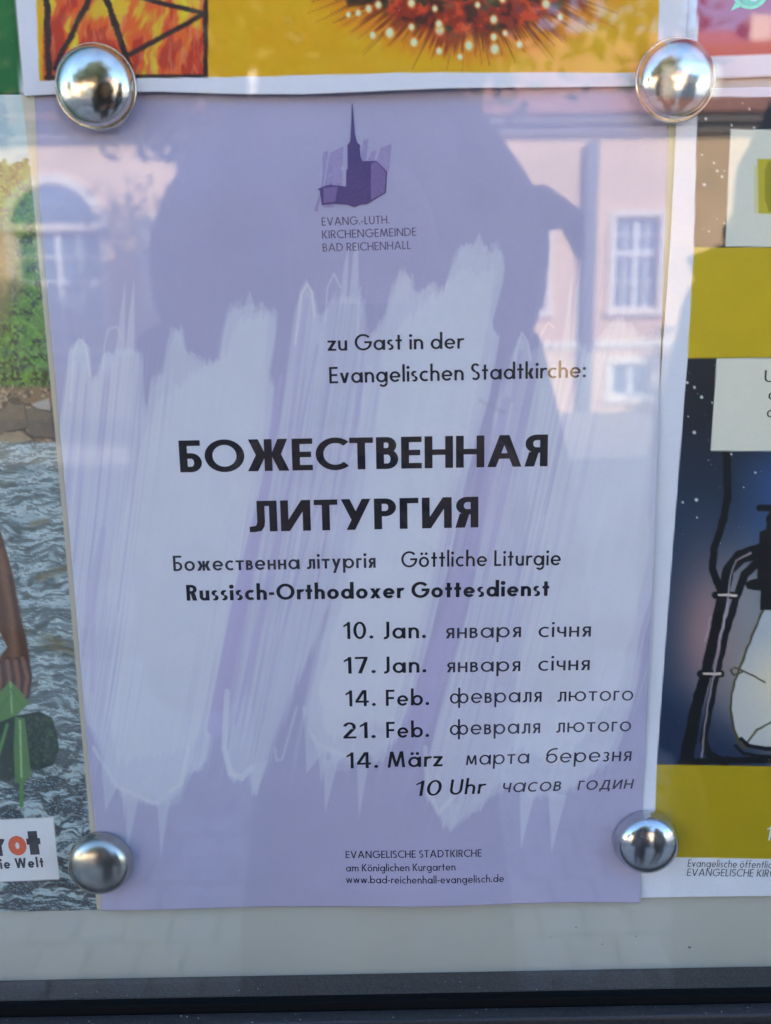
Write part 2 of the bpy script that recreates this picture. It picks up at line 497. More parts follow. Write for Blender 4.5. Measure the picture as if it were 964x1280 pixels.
        if c == 'ü': dot(w/2-.13, XH+.20); dot(w/2+.13, XH+.20)
    elif c == 'v': w = .50+.3*s; D(w/2-s*.55, 0, 0, XH, s*1.12); D(w/2-s*.55, 0, w-s*1.12, XH, s*1.12)
    elif c == 'w': w = .80+.4*s; D(w*.27-s*.5, 0, 0, XH, s*1.08); D(w*.27-s*.5, 0, w*.5-s*.5, XH, s*1.08); D(w*.73-s*.5, 0, w*.5-s*.5, XH, s*1.08); D(w*.73-s*.5, 0, w-s*1.08, XH, s*1.08)
    elif c == 'x': w = .50+.5*s; D(0, 0, w-s*1.1, XH, s*1.1); D(w-s*1.1, 0, 0, XH, s*1.1)
    elif c == 'z': w = .46+.2*s; R(0, XH-h, w, XH); R(0, 0, w, h); D(0, h*.6, w-s*1.35, XH-h*.6, s*1.35)
    elif c == 'y': w = .50+.3*s; D(.06, DSC, w-s*1.12, XH, s*1.12); D(w/2-s*.55, .08, 0, XH, s*1.12)
    elif c == 'б': w = XH; A(r, r-.02, r, r-.01, 0, 360); A(r+.16, .46, .48, .50, 95, 178, s, h); R(r+.10, .96-h, r+.30, .96)
    elif c == 'ж': w = .76+.4*s; m = w/2; R(m-s/2, 0, m+s/2, XH); D(0, 0, m-s*1.5, .36, s*1.3); D(m-s*1.5, .30, 0.02, XH, s*1.25); D(w-s*1.3, 0, m+s*.3, .36, s*1.3); D(m+s*.3, .30, w-s*1.25-.02, XH, s*1.25); R(m-s, r-h*.4, m+s, r+h*.4)
    elif c == 'т': w = .46+.2*s; R(w/2-s/2, 0, w/2+s/2, XH-h); R(0, XH-h, w, XH)
    elif c == 'в': w = .38+.3*s; R(0, 0, s, XH); bowl(s, .32-h*.1, XH, w*.92); bowl(s, 0, .32+h*.7, w)
    elif c == 'н': w = .46+.3*s; R(0, 0, s, XH); R(w-s, 0, w, XH); R(s, r-h/2, w-s, r+h/2)
    elif c == 'л': w = .46+.3*s; R(w-s, 0, w, XH); R(.13, XH-h, w-s, XH); R(.13, .205, .13+s, XH-h); hook(.64)
    elif c == 'г': w = .30+.25*s; R(0, 0, s, XH); R(s, XH-h, w, XH)
    elif c == 'ч': w = .42+.3*s; R(w-s, 0, w, XH); R(0, .42, s, XH); A(w/2, .42, w/2, .20, 180, 270); R(w/2, .22, w-s, .22+h)
    elif c == 'з': w = .36+.1*s; A(w/2-.02, .46, w/2, .18, -80, 150, s, h*.95); A(w/2-.02, .17, w/2, .18, -150, 85, s, h*.95)
    elif c == 'м': w = .60+.3*s; D(0, 0, .06, XH, s); D(w-s, 0, w-s-.06, XH, s); D(w/2-s*.5, .06, .07, XH, s); D(w/2-s*.5, .06, w-s-.07, XH, s)
    elif c == 'д': w = .56+.3*s; R(w-s-.07, h, w-.07, XH); R(.17, XH-h, w-s-.07, XH); D(.09, h, .17, XH-h, s); R(0, 0, w, h); R(0, -.14, s, 0); R(w-s, -.14, w, 0)
    elif c == 'и': w = .46+.3*s; R(0, 0, s, XH); R(w-s, 0, w, XH); D(0, 0, w-s*1.15, XH, s*1.15)
    elif c == '.': w = s*1.3; dot(w/2, s*.65, s*1.35)
    elif c == ':': w = s*1.3; dot(w/2, s*.65, s*1.35); dot(w/2, XH-s*.65, s*1.35)
    elif c == '-': w = .28; R(0, .30, w, .30+h)
    else: R(0, 0, .4, .7)
    return P, w


ROUND = set('OCGQО СoceсеоdqbpаaäöQ0')


def lettering(txt, p0, p1, cap, stem, m, parent, base_y, disp=None, shear=0.0, track=0.10, name='lettering'):
    """one word or line printed on the sheet; p0, p1 = ends of its baseline, cap = cap height, as read off the photo"""
    (x0, x1), (z0, z1) = on_board([p0[0], p1[0]], [p0[1], p1[1]])
    (xa,), (za,) = on_board([p0[0]], [p0[1]-cap])
    capm = math.hypot(xa-x0, za-z0)
    ux, uz = (x1-x0), (z1-z0)
    L = math.hypot(ux, uz); ux /= L; uz /= L
    pen, polys = 0.0, []
    for ch in txt:
        P, w = glyph(ch, stem)
        for q in P:
            polys.append([(pen+x+shear*y, y) for x, y in q])
        pen += w+(track+stem*.35 if ch != ' ' else 0.02)
    xs = [x for q in polys for x, _ in q]
    lo, hi = min(xs), max(xs)
    k = L/(hi-lo)
    V, Fc = [], []
    for i, q in enumerate(polys):
        n = len(V)
        off = 0.00005+0.000002*(i % 12)
        for x, y in q:
            a, b = (x-lo)*k, y*capm
            X, Z = x0+ux*a-uz*b, z0+uz*a+ux*b
            d = float(disp(np.array(X), np.array(Z))) if disp else 0.0
            V.append((X, base_y-d-off, Z))
        Fc.append(tuple(range(n, n+len(q))))
    me = bpy.data.meshes.new(name)
    me.from_pydata(V, [], Fc); me.update()
    return link(name, me, m, parent)


def flat_shape(name, polys, m, parent, base_y, disp=None, lift=0.00004):
    V, Fc = [], []
    for j, poly in enumerate(polys):
        xs, zs = on_board([p[0] for p in poly], [p[1] for p in poly])
        n = len(V)
        for X, Z in zip(xs, zs):
            d = float(disp(np.array(X), np.array(Z))) if disp else 0.0
            V.append((X, base_y-d-lift-j*0.000002, Z))
        Fc.append(tuple(range(n, n+len(poly))))
    me = bpy.data.meshes.new(name); me.from_pydata(V, [], Fc); me.update()
    bm = bmesh.new(); bm.from_mesh(me); bmesh.ops.triangulate(bm, faces=bm.faces); bm.to_mesh(me); bm.free()
    return link(name, me, m, parent)


def B(px, py):
    x, z = on_board([px], [py]); return float(x[0]), float(z[0])


# ================================================================== LARGE STRUCTURE
GROUND = material('pavement_stone', (0.24, 0.23, 0.22), 0.85, noise=(1.5, 0.2), bump=(20, 0.004, 0.5))
MB().box(-900, 900, -900, 300, -0.5, -0.05).build('ground', GROUND)['kind'] = 'structure'
M_PLASTER = material('cream_plaster', (0.55, 0.50, 0.42), 0.9, noise=(2, 0.08), bump=(60, 0.003, 0.4))
hw = empty('sun_block_wall', (0, 0.13, 0))  # added wall, out of view: keeps the sun off the case and the people
tag(hw, 'unseen cream plastered wall added behind the display case to block the sun', 'wall')
MB().box(-9, 9, 0, 5, -0.05, 7.6).build('wall', M_PLASTER, hw)
MB().box(-9.3, 9.3, -0.35, 5.3, 7.6, 7.78).build('eave', material('eave_timber', (0.16, 0.11, 0.08), 0.7), hw)

# paving setts between the wall and the street: stones with open joints, seen mirrored in the pane
M_SETT = [material('granite_sett_%s' % n, c, 0.75, noise=(40, 0.25), bump=(220, 0.002, 0.6)) for n, c in
          (('grey', (.40, .40, .40)), ('warm', (.42, .39, .35)), ('dark', (.30, .30, .31)))]
MB().box(-3.2, 3.2, -4.5, 0.12, -0.049, -0.03).build('pavement', material('joint_sand', (.05, .047, .042), .95, noise=(80, .3)))['kind'] = 'structure'
pav = bpy.data.objects['pavement']
sett_me = []
for m in M_SETT:
    for k in range(2):
        mb = MB(); bm = bmesh.new()
        bmesh.ops.create_cube(bm, size=1)
        for v in bm.verts:
            v.co.x *= .118+random.uniform(-.006, .006); v.co.y *= .118+random.uniform(-.008, .008); v.co.z *= .03
            if v.co.z > 0: v.co.x *= .93; v.co.y *= .93
        me = bpy.data.meshes.new('sett'); bm.to_mesh(me); bm.free(); me.materials.append(m); sett_me.append(me)
n = 0
near, far = [], []
for j in range(30):
    for i in range(46):
        x = -2.9+i*0.128+(0.064 if j % 2 else 0)+random.uniform(-.004, .004)
        y = -0.15-j*0.128+random.uniform(-.004, .004)
        near.append((x, y))
vis = sorted(near, key=lambda p: abs(p[0])*0.9+abs(p[1]+2.1))
for i, (x, y) in enumerate(vis[:290]):
    o = bpy.data.objects.new('sett', sett_me[i % 6]); col.objects.link(o); o.parent = pav
    o.location = (x, y, -0.016+random.uniform(-.003, .003)); o.rotation_euler = (random.uniform(-.02, .02), random.uniform(-.02, .02), random.uniform(-.05, .05))
mb = MB()
for x, y in vis[290:]:
    a, b = .055, .055
    n0 = len(mb.v); zt = -0.002+random.uniform(-.003, .003)
    mb.box(x-a, x+a, y-b, y+b, -0.03, zt)
o = mb.build('sett_field', M_SETT[0], pav); o['kind'] = 'stuff'

# facade across the street
FY = -21.0
M_FAC = material('pale_pink_render', (0.70, 0.48, 0.29), 0.9, noise=(0.8, 0.13), bump=(30, 0.004, 0.3))
M_TRIM = material('cream_trim', (0.74, 0.66, 0.54), 0.8, noise=(2, 0.05))
M_ROOF = material('red_clay_tiles', (0.36, 0.15, 0.105), 0.85, noise=(3, 0.25), bump=(14, 0.05, 0.6))
M_PANE = material('window_glass_dark', (0.10, 0.15, 0.22), 0.06, spec=1.0)
M_WFR = material('white_window_paint', (0.78, 0.77, 0.74), 0.5)
fac = empty('town_house', (0, FY, 0))
tag(fac, 'long pale pink town house with red tiled roof across the street, mirrored in the glass', 'building')
HC = 6.72
cols = [-17.5, -14.3, -10.9, -7.75, -5.05, -1.9, 1.3, 3.6, 6.35, 9.5, 12.7, 15.9]


def wall_with_holes(x0, x1, z0, z1, holes):
    """front wall as boxes round the openings"""
    mb = MB()
    xs = sorted({x0, x1, *[h[0] for h in holes], *[h[1] for h in holes]})
    for a, b in zip(xs, xs[1:]):
        cuts = sorted([(h[2], h[3]) for h in holes if h[0] <= a+1e-6 and h[1] >= b-1e-6])
        z = z0
        for c, d in cuts:
            if c > z: mb.box(a, b, -0.35, 0, z, c)
            z = d
        if z < z1: mb.box(a, b, -0.35, 0, z, z1)
    return mb


holes = []
for i, c in enumerate(cols):
    if c == -7.75:
        holes.append((c-1.05, c+1.05, 1.3, 4.5)); continue
    holes.append((c-.55, c+.55, 2.45, 4.65))
    if i % 2 == 0: holes.append((c-.5, c+.5, -.04+.35, 1.15))
wall_with_holes(-19.5, 18.5, -.05, HC, holes).build('wall', M_FAC, fac)
MB().box(-19.4, 18.4, -1.4, -1.2, 0, HC).build('inner_wall', material('dim_room', (.08, .08, .09), .9), fac)
for (a, b, c, d) in holes:
    MB().box(a, b, -.22, -.19, c, d).build('pane', M_PANE, fac)
    fr = MB(); t = .07
    fr.box(a, a+t, -.18, -.12, c, d).box(b-t, b, -.18, -.12, c, d).box(a+t, b-t, -.18, -.12, c, c+t).box(a+t, b-t, -.18, -.12, d-t, d)
    m = (a+b)/2
    fr.box(m-.05, m+.05, -.178, -.11, c+t, d-t)
    if d-c > 1.5:
        z = c+(d-c)*.62
        fr.box(a+t, b-t, -.176, -.115, z-.05, z+.05)
        for zz in (c+(d-c)*.31, c+(d-c)*.81):
            fr.box(a+t, b-t, -.174, -.13, zz-.02, zz+.02)
        for xx in (a+(m-a)*.52, m+(b-m)*.48):
            fr.box(xx-.02, xx+.02, -.172, -.13, c+t, d-t)
    fr.build('window_frame', M_WFR, fac)
    tr = MB(); tr.box(a-.14, a, .002, .05, c-.02, d+.14).box(b, b+.14, .002, .05, c-.02, d+.14).box(a, b, .002, .05, d, d+.14)
    tr.build('window_surround', M_TRIM, fac)
    MB().box(a-.18, b+.18, .002, .12, c-.14, c-.02).build('window_sill', M_TRIM, fac)
# arched head over the gateway
ar = MB()
for k in range(16):
    a0, a1 = math.pi*k/16, math.pi*(k+1)/16
    ar.prism([(-7.75+1.06*math.cos(a0), 4.5+.0+1.06*math.sin(a0)), (-7.75+1.3*math.cos(a0), 4.5+1.3*math.sin(a0)), (-7.75+1.3*math.cos(a1), 4.5+1.3*math.sin(a1)), (-7.75+1.06*math.cos(a1), 4.5+1.06*math.sin(a1))], .003, .08)
ar.build('arch_surround', M_TRIM, fac)
ap = MB(); ap.prism([(-7.75+1.05*math.cos(math.pi*k/16), 4.502+1.05*math.sin(math.pi*k/16)) for k in range(17)], .004, .02)
ap.build('arch_panel', M_PANE, fac)
MB().box(-19.7, 18.7, .004, .18, HC-.20, HC-.06).box(-19.8, 18.8, -.3, .36, HC+.002, HC+.13).build('cornice', material('weathered_cornice', (.24, .20, .18), .9, noise=(2, .1)), fac)
MB().box(-19.5, 18.5, .004, .06, 1.55, 1.72).build('string_course', M_TRIM, fac)
MB().box(5.02, 5.30, .004, .26, -.05, HC-.4).build('downpipe', material('dark_zinc', (.09, .10, .12), .5), fac)
rm = MB()
rm.v += [(-19.9, .5, HC+.17), (18.9, .5, HC+.17), (18.9, -5.5, HC+3.9), (-19.9, -5.5, HC+3.9), (18.9, -11, HC+.17), (-19.9, -11, HC+.17)]
rm.f += [(0, 1, 2, 3), (3, 2, 4, 5), (0, 3, 5), (1, 4, 2), (0, 5, 4, 1)]
rf = rm.build('roof', M_ROOF, fac)
for x in (-12, -3.5, 7.6, 13.5):
    dm = MB().box(x-.7, x+.7, -2.2, -.35, HC+.35, HC+1.5).build('dormer', M_TRIM, fac)
    MB().prism([(x-.9, HC+1.5), (x+.9, HC+1.5), (x, HC+2.1)], -2.6, -.2).build('dormer_roof', M_ROOF, dm)
    MB().box(x-.4, x+.4, -.345, -.32, HC+.5, HC+1.35).build('pane', M_PANE, dm)
for x in (-9, 2.2, 11):
    MB().box(x-.3, x+.3, -5.2, -4.6, HC+2.4, HC+4.0).build('chimney', M_TRIM, fac)

# further cream house on the left, set forward and sunlit
h2 = empty('corner_house', (-33, -17, 0))
tag(h2, 'cream yellow corner house with grey hipped roof further down the street', 'building')
MB().box(-7, 7, -9, 0, -.05, 9.5).build('wall', material('cream_render', (.68, .56, .36), .9, noise=(1, .06)), h2)
rm = MB(); rm.v += [(-7.5, .5, 9.5), (7.5, .5, 9.5), (7.5, -9.5, 9.5), (-7.5, -9.5, 9.5), (-3, -4.5, 12.5), (3, -4.5, 12.5)]
rm.f += [(0, 1, 5, 4), (1, 2, 5), (2, 3, 4, 5), (3, 0, 4), (0, 3, 2, 1)]
rm.build('roof', M_ROOF, h2)
for i in range(4):
    for z in (2.0, 5.6):
        w_ = MB().box(-5.6+i*3.4, -4.5+i*3.4, .002, .05, z, z+2).build('window', M_WFR, h2)
        MB().box(-5.5+i*3.4, -4.6+i*3.4, .052, .07, z+.1, z+1.9).build('pane', M_PANE, w_)

# ------------------------------------------------------------------ trees
M_BARK = material('bark', (.10, .075, .055), .95, noise=(8, .3), bump=(30, .02, .8))
M_LEAF = [material('leaf_green', (.055, .085, .03), .6, noise=(3, .3)), material('leaf_olive', (.085, .095, .035), .6, noise=(3, .3))]


def tree(name, x, y, hgt, cz, rx, rz, nleaf, label, group=None, seed=1):
    rr = random.Random(seed)
    t = empty(name, (x, y, -.05)); tag(t, label, 'tree', group)
    tr = MB(); tr.tube([(0, 0, 0), (.05, 0, hgt*.2), (-.05, .05, cz-rz*.5), (0, 0, cz+rz*.3)], [.26, .2, .16, .05], 10)
    tips = []
    for k in range(13):
        a = rr.uniform(0, 6.28); z0 = cz-rz*rr.uniform(.2, .9); L = rx*rr.uniform(.6, .95)
        e = (L*math.cos(a), L*math.sin(a), cz+rz*rr.uniform(-.5, .8))
        mid = (e[0]*.45, e[1]*.45, z0+(e[2]-z0)*.6)
        tr.tube([(0, 0, z0), mid, e], [.09, .05, .015], 6); tips += [e, mid]
        for q in range(3):
            f = (e[0]+rr.uniform(-1, 1)*rx*.35, e[1]+rr.uniform(-1, 1)*rx*.35, e[2]+rr.uniform(-.6, 1)*rz*.35)
            tr.tube([mid, ((mid[0]+f[0])/2, (mid[1]+f[1])/2, (mid[2]+f[2])/2+.1), f], [.03, .02, .008], 5); tips.append(f)
    tr.build('trunk', M_BARK, t, smooth=True)
    g = np.random.default_rng(seed)
    tp = np.array(tips)
    c = tp[g.integers(0, len(tp), nleaf)]+g.normal(0, 1, (nleaf, 3))*np.array([rx*.13, rx*.13, rz*.13])
    a = g.normal(0, 1, (nleaf, 3)); a /= np.linalg.norm(a, axis=1)[:, None]
    b = np.cross(a, g.normal(0, 1, (nleaf, 3))); b /= np.linalg.norm(b, axis=1)[:, None]
    q = g.normal(0, 1, (nleaf, 3)); q /= np.linalg.norm(q, axis=1)[:, None]; q *= g.uniform(.15, 1, (nleaf, 1))**.45
    q = q*np.array([rx, rx, rz])+np.array([0, 0, cz]); keep = (fbm(q[:, 0]*1.1+50, q[:, 2]*1.3+q[:, 1]*.7+60) > .40) & (g.random(nleaf) < .7)
    c = np.where(keep[:, None], q+g.normal(0, .12, (nleaf, 3)), c)
    s = g.uniform(.07, .15, (nleaf, 1))
    V = np.stack([c-a*s, c+b*s*.5, c+a*s, c-b*s*.5], 1).reshape(-1, 3)
    me = bpy.data.meshes.new('crown')
    me.from_pydata(V.tolist(), [], [(4*i, 4*i+1, 4*i+2, 4*i+3) for i in range(nleaf)])
    me.materials.append(M_LEAF[1])
    o = link('crown', me, M_LEAF[0], t)
    me.polygons.foreach_set('material_index', g.integers(0, 2, nleaf).tolist())
    return t


tree('street_tree', -1.6, -10.5, 9, 6.6, 4.0, 2.7, 46000, 'tall leafy tree in the street behind the photographer, mirrored above the head', seed=3)
tree('street_tree', -6.9, -12.2, 8, 6.5, 3.2, 1.9, 16000, 'broad crowned tree left of the tall one, mirrored at the top left', seed=12)
tree('street_tree', 11.5, -13.0, 6, 4.4, 1.9, 2.1, 6000, 'smaller rounded tree at the right in front of the pink house', seed=5)
tree('street_tree', -15.0, -12.0, 7, 4.6, 2.2, 2.2, 6000, 'leafy tree far left between the pink house and the corner house', seed=9)

# street lamp seen in the magnets
lp = empty('street_lamp', (-6.5, -8.0, -.05)); tag(lp, 'slender dark street lamp standing at the left of the street', 'street lamp')
M_DK = material('dark_iron', (.05, .055, .06), .5, .3)
MB().tube([(0, 0, 0), (0, 0, 1), (0, 0, 4.6)], [.09, .06, .04], 12).build('post', M_DK, lp, smooth=True)
MB().tube([(0, 0, 4.55), (.4, 0, 4.75), (.9, 0, 4.7)], [.03, .03, .03], 8).build('arm', M_DK, lp, smooth=True)
MB().tube([(.9, 0, 4.72), (.9, 0, 4.66), (.9, 0, 4.5)], [.06, .17, .12], 12).build('lamp_head', M_DK, lp, smooth=True)

# ================================================================== DISPLAY CASE
case = empty('display_case', (0, 0, 0))
tag(case, 'dark framed wall display case with pale metal back panel and clear front pane', 'display case')
M_PANEL = material('pale_grey_enamel', tuple(float(v) for v in alb((154, 158, 167))), .38, noise=(30, .03), bump=(400, .0001, .2), spec=.5)
M_ALU = material('dark_anodised_frame', (.032, .029, .029), .42, .2, noise=(900, .35), bump=(1500, .00006, .5))
M_ALU2 = material('grey_frame_front', (.17, .15, .15), .45, .2, noise=(700, .25), bump=(1500, .00006, .5))
M_LEDGE = material('ledge_felt', (.085, .068, .058), .8, noise=(1200, .35), bump=(1800, .0001, .6))
M_RUB = material('black_rubber', (.004, .004, .004), .8, spec=.12)
XL, XR, ZB, ZT = -0.47, 0.47, B(482, 1216)[1], 1.995
MB().box(XL, XR, 0, .02, ZB-.02, ZT+.02).build('back_panel', M_PANEL, case)
TILT = -.0112*0.0


def rail(y0, y1, d0, d1, nm, mat, bev=0):
    """four bars round the opening, from d0 to d1 outward of it"""
    mb = MB()
    mb.box(XL-d1, XR+d1, y0, y1, ZB-d1, ZB-d0).box(XL-d1, XR+d1, y0, y1, ZT+d0, ZT+d1)
    mb.box(XL-d1, XL-d0, y0, y1, ZB-d0, ZT+d0).box(XR+d0, XR+d1, y0, y1, ZB-d0, ZT+d0)
    return mb.build(nm, mat, case, bevel=bev)


rail(-.0112, -.0001, 0, .02, 'inner_rail', M_LEDGE, .0006)
rail(-.0170, -.0114, -.0, .018, 'gasket', M_RUB)
rail(-.0171, -.0160, -.0016, .0015, 'gasket_lip', M_RUB)
rail(-.0235, -.0172, .0016, .03, 'glazing_bead', M_ALU, .0008)
rail(-.0275, -.0160+.04, .0302, .05, 'outer_frame', M_ALU2, .0012)
rail(-.0262, -.0237, .0052, .030, 'front_lip', M_ALU2, .0007)
MB().box(XL-.05, XR+.05, .0242, .13, ZB-.05, ZT+.05).build('case_body', M_ALU2, case)
sp = MB()
for px, py, q in ((720, 1159, .0005), (795, 1170, .0004), (862, 1184, .0009), (688, 1171, .0003), (753, 1180, .0003), (250, 1150, .0002), (560, 1190, .0002), (640, 1150, .0002)):
    x, z = B(px, py); q *= .55; sp.box(x-q, x+q, -.0003, .0001, z-q*.4, z+q*.4)
sp.build('grime', material('grime', (.10, .11, .12), .9), case)['kind'] = 'stuff'
# specks of dust and a dropping on the sill
dm = MB()
for k in range(70):
    x = random.uniform(-.2, .2); y = random.choice([random.uniform(-.0108, -.001), random.uniform(-.0230, -.0176)]); z = ZB if y > -.012 else ZB-.0016
    r_ = random.uniform(.00006, .00018)
    dm.box(x-r_, x+r_, y-r_, y+r_, z+.00001, z+r_*1.1)
x, z = B(919, 1272); dm.box(.1155, .1172, -.0262, -.0258, ZB-.0052, ZB-.0042)
o = dm.build('dust', material('dust', (.45, .44, .42), .95), case); o['kind'] = 'stuff'

# ------------------------------------------------------------------ prints
WH = (189, 193, 224)


def d_main(x, z):
    u = x+.105; v = 1.65-z
    a = .0009*np.sin(u*23+.6)*np.sin(v*13+.4)+.0006*np.sin(v*31+u*17)
    edge = .0006*np.exp(-((u-.207)/.018)**2)*np.exp(-((v-.16)/.09)**2)
    low = .0007*np.exp(-((v-.297)/.02)**2)*(1+np.sin(u*62))
    pin = sum(np.exp(-(((x-a0)**2+(z-b0)**2)/.03**2)) for a0, b0 in PINS)
    return (.0007+(a+.0015)*(1-.8*np.clip(pin, 0, 1))+edge+low)*sstep(-.004, .035, v)


PIN_PX = [(126, 114), (838, 106), (130, 1071), (804, 1045)]
PINS = [B(*p) for p in PIN_PX]
Y_MAIN = -.0006

LAV = (146, 145, 187)
PALE = (179, 183, 211)
PALE2 = (172, 176, 206)


def paint_main(X, Y):
    C = np.zeros(X.shape+(3,))+np.array(LAV, float)
    bx, bz = on_board(X, Y)
    u, v = (bx+.105)*1000, (1.65-bz)*1000
    s = u+.20*(v-150)+.0002*(v-150)**2
    n1 = vnoise(s*.9, v*.012); n2 = vnoise(s*1.2+40, v*.02); n3 = vnoise(s*.28+9, v*.01)
    # ragged borders: points are shifted along the stroke direction
    jag = (vnoise(s*1.7+3, s*0)-.5)*10+(vnoise(s*2.2+3, s*0+4)-.5)*6
    Yj = Y+jag*.5
    Xj = X+(vnoise(v*.15, s*.2)-.5)*5
    g1 = [(62, 640), (85, 500), (92, 440), (100, 425), (108, 422), (115, 440), (118, 475), (125, 470), (133, 445), (148, 440), (160, 435), (178, 442), (180, 500), (186, 520), (192, 480), (205, 467), (212, 430), (220, 408), (230, 415), (238, 440), (262, 455), (275, 450), (283, 410), (291, 388), (300, 384), (330, 382), (345, 390), (348, 410), (338, 470), (345, 485), (338, 560), (330, 620), (300, 760), (275, 880), (258, 950), (240, 955), (225, 990), (200, 1000), (160, 990), (136, 965), (128, 930), (112, 900), (96, 800), (76, 690)]
    g2 = [(352, 520), (370, 390), (378, 362), (385, 353), (393, 365), (396, 400), (402, 400), (412, 382), (425, 370), (440, 368), (455, 375), (458, 420), (450, 560), (430, 700), (380, 830), (350, 900), (330, 960), (322, 985), (316, 985), (310, 965), (300, 975), (288, 960), (282, 930), (290, 860), (310, 760), (335, 600)]
    g3 = [(450, 430), (470, 412), (484, 396), (493, 360), (503, 337), (513, 352), (517, 370), (540, 358), (552, 367), (563, 339), (575, 314), (596, 310), (624, 314), (631, 328), (628, 350), (614, 406), (623, 420), (610, 497), (600, 525), (580, 600), (560, 700), (540, 780), (520, 850), (512, 890), (490, 925), (470, 945), (440, 948), (420, 950), (394, 925), (382, 885), (400, 800), (430, 700), (450, 560)]
    g4 = [(620, 520), (640, 446), (651, 415), (660, 424), (664, 450), (671, 446), (688, 432), (719, 430), (740, 440), (771, 398), (800, 420), (832, 424), (822, 560), (818, 720), (800, 780), (785, 870), (765, 930), (745, 955), (720, 975), (690, 990), (660, 985), (630, 975), (600, 1005), (575, 1022), (560, 1030), (545, 1012), (533, 985), (540, 930), (560, 850), (590, 740), (610, 620)]
    def cell(k, q):
        c = np.floor(s*k+q*7.3); return _perm[(c.astype(int)*13+q*31) % 256, (c.astype(int)*7+q*17) % 256]-.5
    for g, a in ((g1, 1.0), (g2, .72), (g3, 1.0), (g4, .80)):
        for q, (kk, al) in enumerate(((.16, .42), (.29, .40), (.47, .38), (.85, .30))):
            j1, j2 = cell(kk, q)*(26-5*q), cell(kk, q+5)*(9-2*q)
            m = in_poly(X+j2+(vnoise(s*2, v*.02)-.5)*2, Y+j1*.8+jag*.4, g, 1.3)
            C = over(C, PALE if q % 2 else (172, 176, 206), m*al*a*(.86+.14*n2))
    # second, inner coat with its own outline
    inner = [[(200, 500), (240, 470), (285, 440), (300, 400), (335, 395), (335, 470), (330, 560), (300, 700), (262, 900), (240, 930), (150, 950), (135, 880), (140, 700), (180, 560)],
             [(480, 430), (520, 390), (575, 340), (620, 335), (606, 430), (590, 520), (560, 640), (520, 790), (490, 900), (410, 920), (400, 860), (440, 700), (470, 540)],
             [(675, 470), (720, 445), (790, 440), (815, 460), (806, 700), (770, 860), (700, 950), (640, 930), (650, 760), (660, 600)]]
    for g in inner:
        C = over(C, (184, 188, 213), in_poly(Xj, Yj+jag*.6, g, 3)*.45)
    band = in_poly(X, Y, [(60, 470), (830, 440), (830, 960), (110, 960)], 30)
    # violet gaps and bristle streaks in stroke direction
    bri = np.clip((n2-.62)*3.2, 0, 1)*np.clip((n3-.42)*4, 0, 1)
    zone = (line(X, Y, [(160, 470), (110, 700), (120, 900)], 95, 30)+line(X, Y, [(430, 400), (380, 640), (300, 900)], 120, 35)+line(X, Y, [(720, 400), (640, 640), (560, 960)], 130, 40))
    C = over(C, (152, 149, 193), np.clip(bri*zone*band*1.1, 0, .7))
    fine = np.clip((vnoise(s*1.7, v*.015)-.58)*3, 0, 1)
    C = over(C, (157, 155, 196), np.clip(fine*zone*.55, 0, .5))
    lights = np.clip((vnoise(s*1.5+80, v*.02)-.64)*3.5, 0, 1)
    C = over(C, (182, 188, 214), lights*band*.28)
    for pts, w, a in (([(352, 470), (335, 600), (300, 760), (272, 905)], [6, 12, 20, 22], .85), ([(398, 430), (372, 560), (330, 760), (296, 900)], [3, 4, 9, 4], .7),
                      ([(415, 560), (372, 720), (350, 800), (330, 900)], [2, 4, 3, 2], .6), ([(632, 500), (600, 640), (556, 800), (520, 900)], [10, 14, 26, 34], .55),
                      ([(655, 500), (628, 620), (600, 740)], [3, 8, 3], .5), ([(680, 560), (650, 700), (612, 880)], [3, 5, 3], .45), ([(725, 440), (705, 520), (680, 640)], [3, 6, 2], .5),
                      ([(104, 455), (92, 560), (82, 660)], [4, 5, 4], .55), ([(112, 480), (104, 600), (96, 700)], [3, 4, 3], .5), ([(132, 660), (118, 740), (108, 800)], [8, 12, 5], .45),
                      ([(152, 460), (140, 600), (120, 760), (118, 860)], [2, 4, 6, 6], .4), ([(180, 470), (176, 560), (150, 760)], [2, 3, 2], .5), ([(458, 400), (446, 520), (420, 640)], [4, 8, 3], .5),
                      ([(385, 375), (372, 470), (360, 560)], [5, 6, 4], .55), ([(650, 440), (640, 500)], [5, 6], .6)):
        C = over(C, (155, 151, 197), line(X, Y, pts, w, 1.6)*a)
    # loops and single hairs of the brush
    for pts, w, a in (([(92, 500), (97, 440), (104, 424), (112, 432), (117, 470)], 2.4, .6), ([(370, 430), (378, 368), (385, 356), (391, 366), (394, 396)], 3, .7),
                      ([(286, 860), (282, 930), (290, 962), (304, 968), (316, 955)], 7, .55), ([(120, 930), (150, 980), (195, 1000), (228, 975), (238, 930)], 5, .45),
                      ([(531, 930), (534, 985), (548, 1012), (566, 990)], 6, .45), ([(407, 402), (410, 360), (418, 343), (426, 360)], 1.6, .6),
                      ([(447, 420), (449, 372), (451, 360)], 1.5, .6), ([(133, 460), (135, 430), (140, 412), (150, 408), (158, 425)], 1.6, .5),
                      ([(641, 470), (644, 440), (652, 416), (659, 428), (662, 450)], 2, .6), ([(672, 450), (675, 420), (684, 403), (692, 410)], 1.6, .5),
                      ([(381, 880), (384, 905), (400, 928), (432, 940)], 5, .35), ([(345, 930), (347, 946), (354, 944), (372, 880)], 3, .4)):
        C = over(C, (186, 190, 214), line(X, Y, pts, w, 1.0)*a)
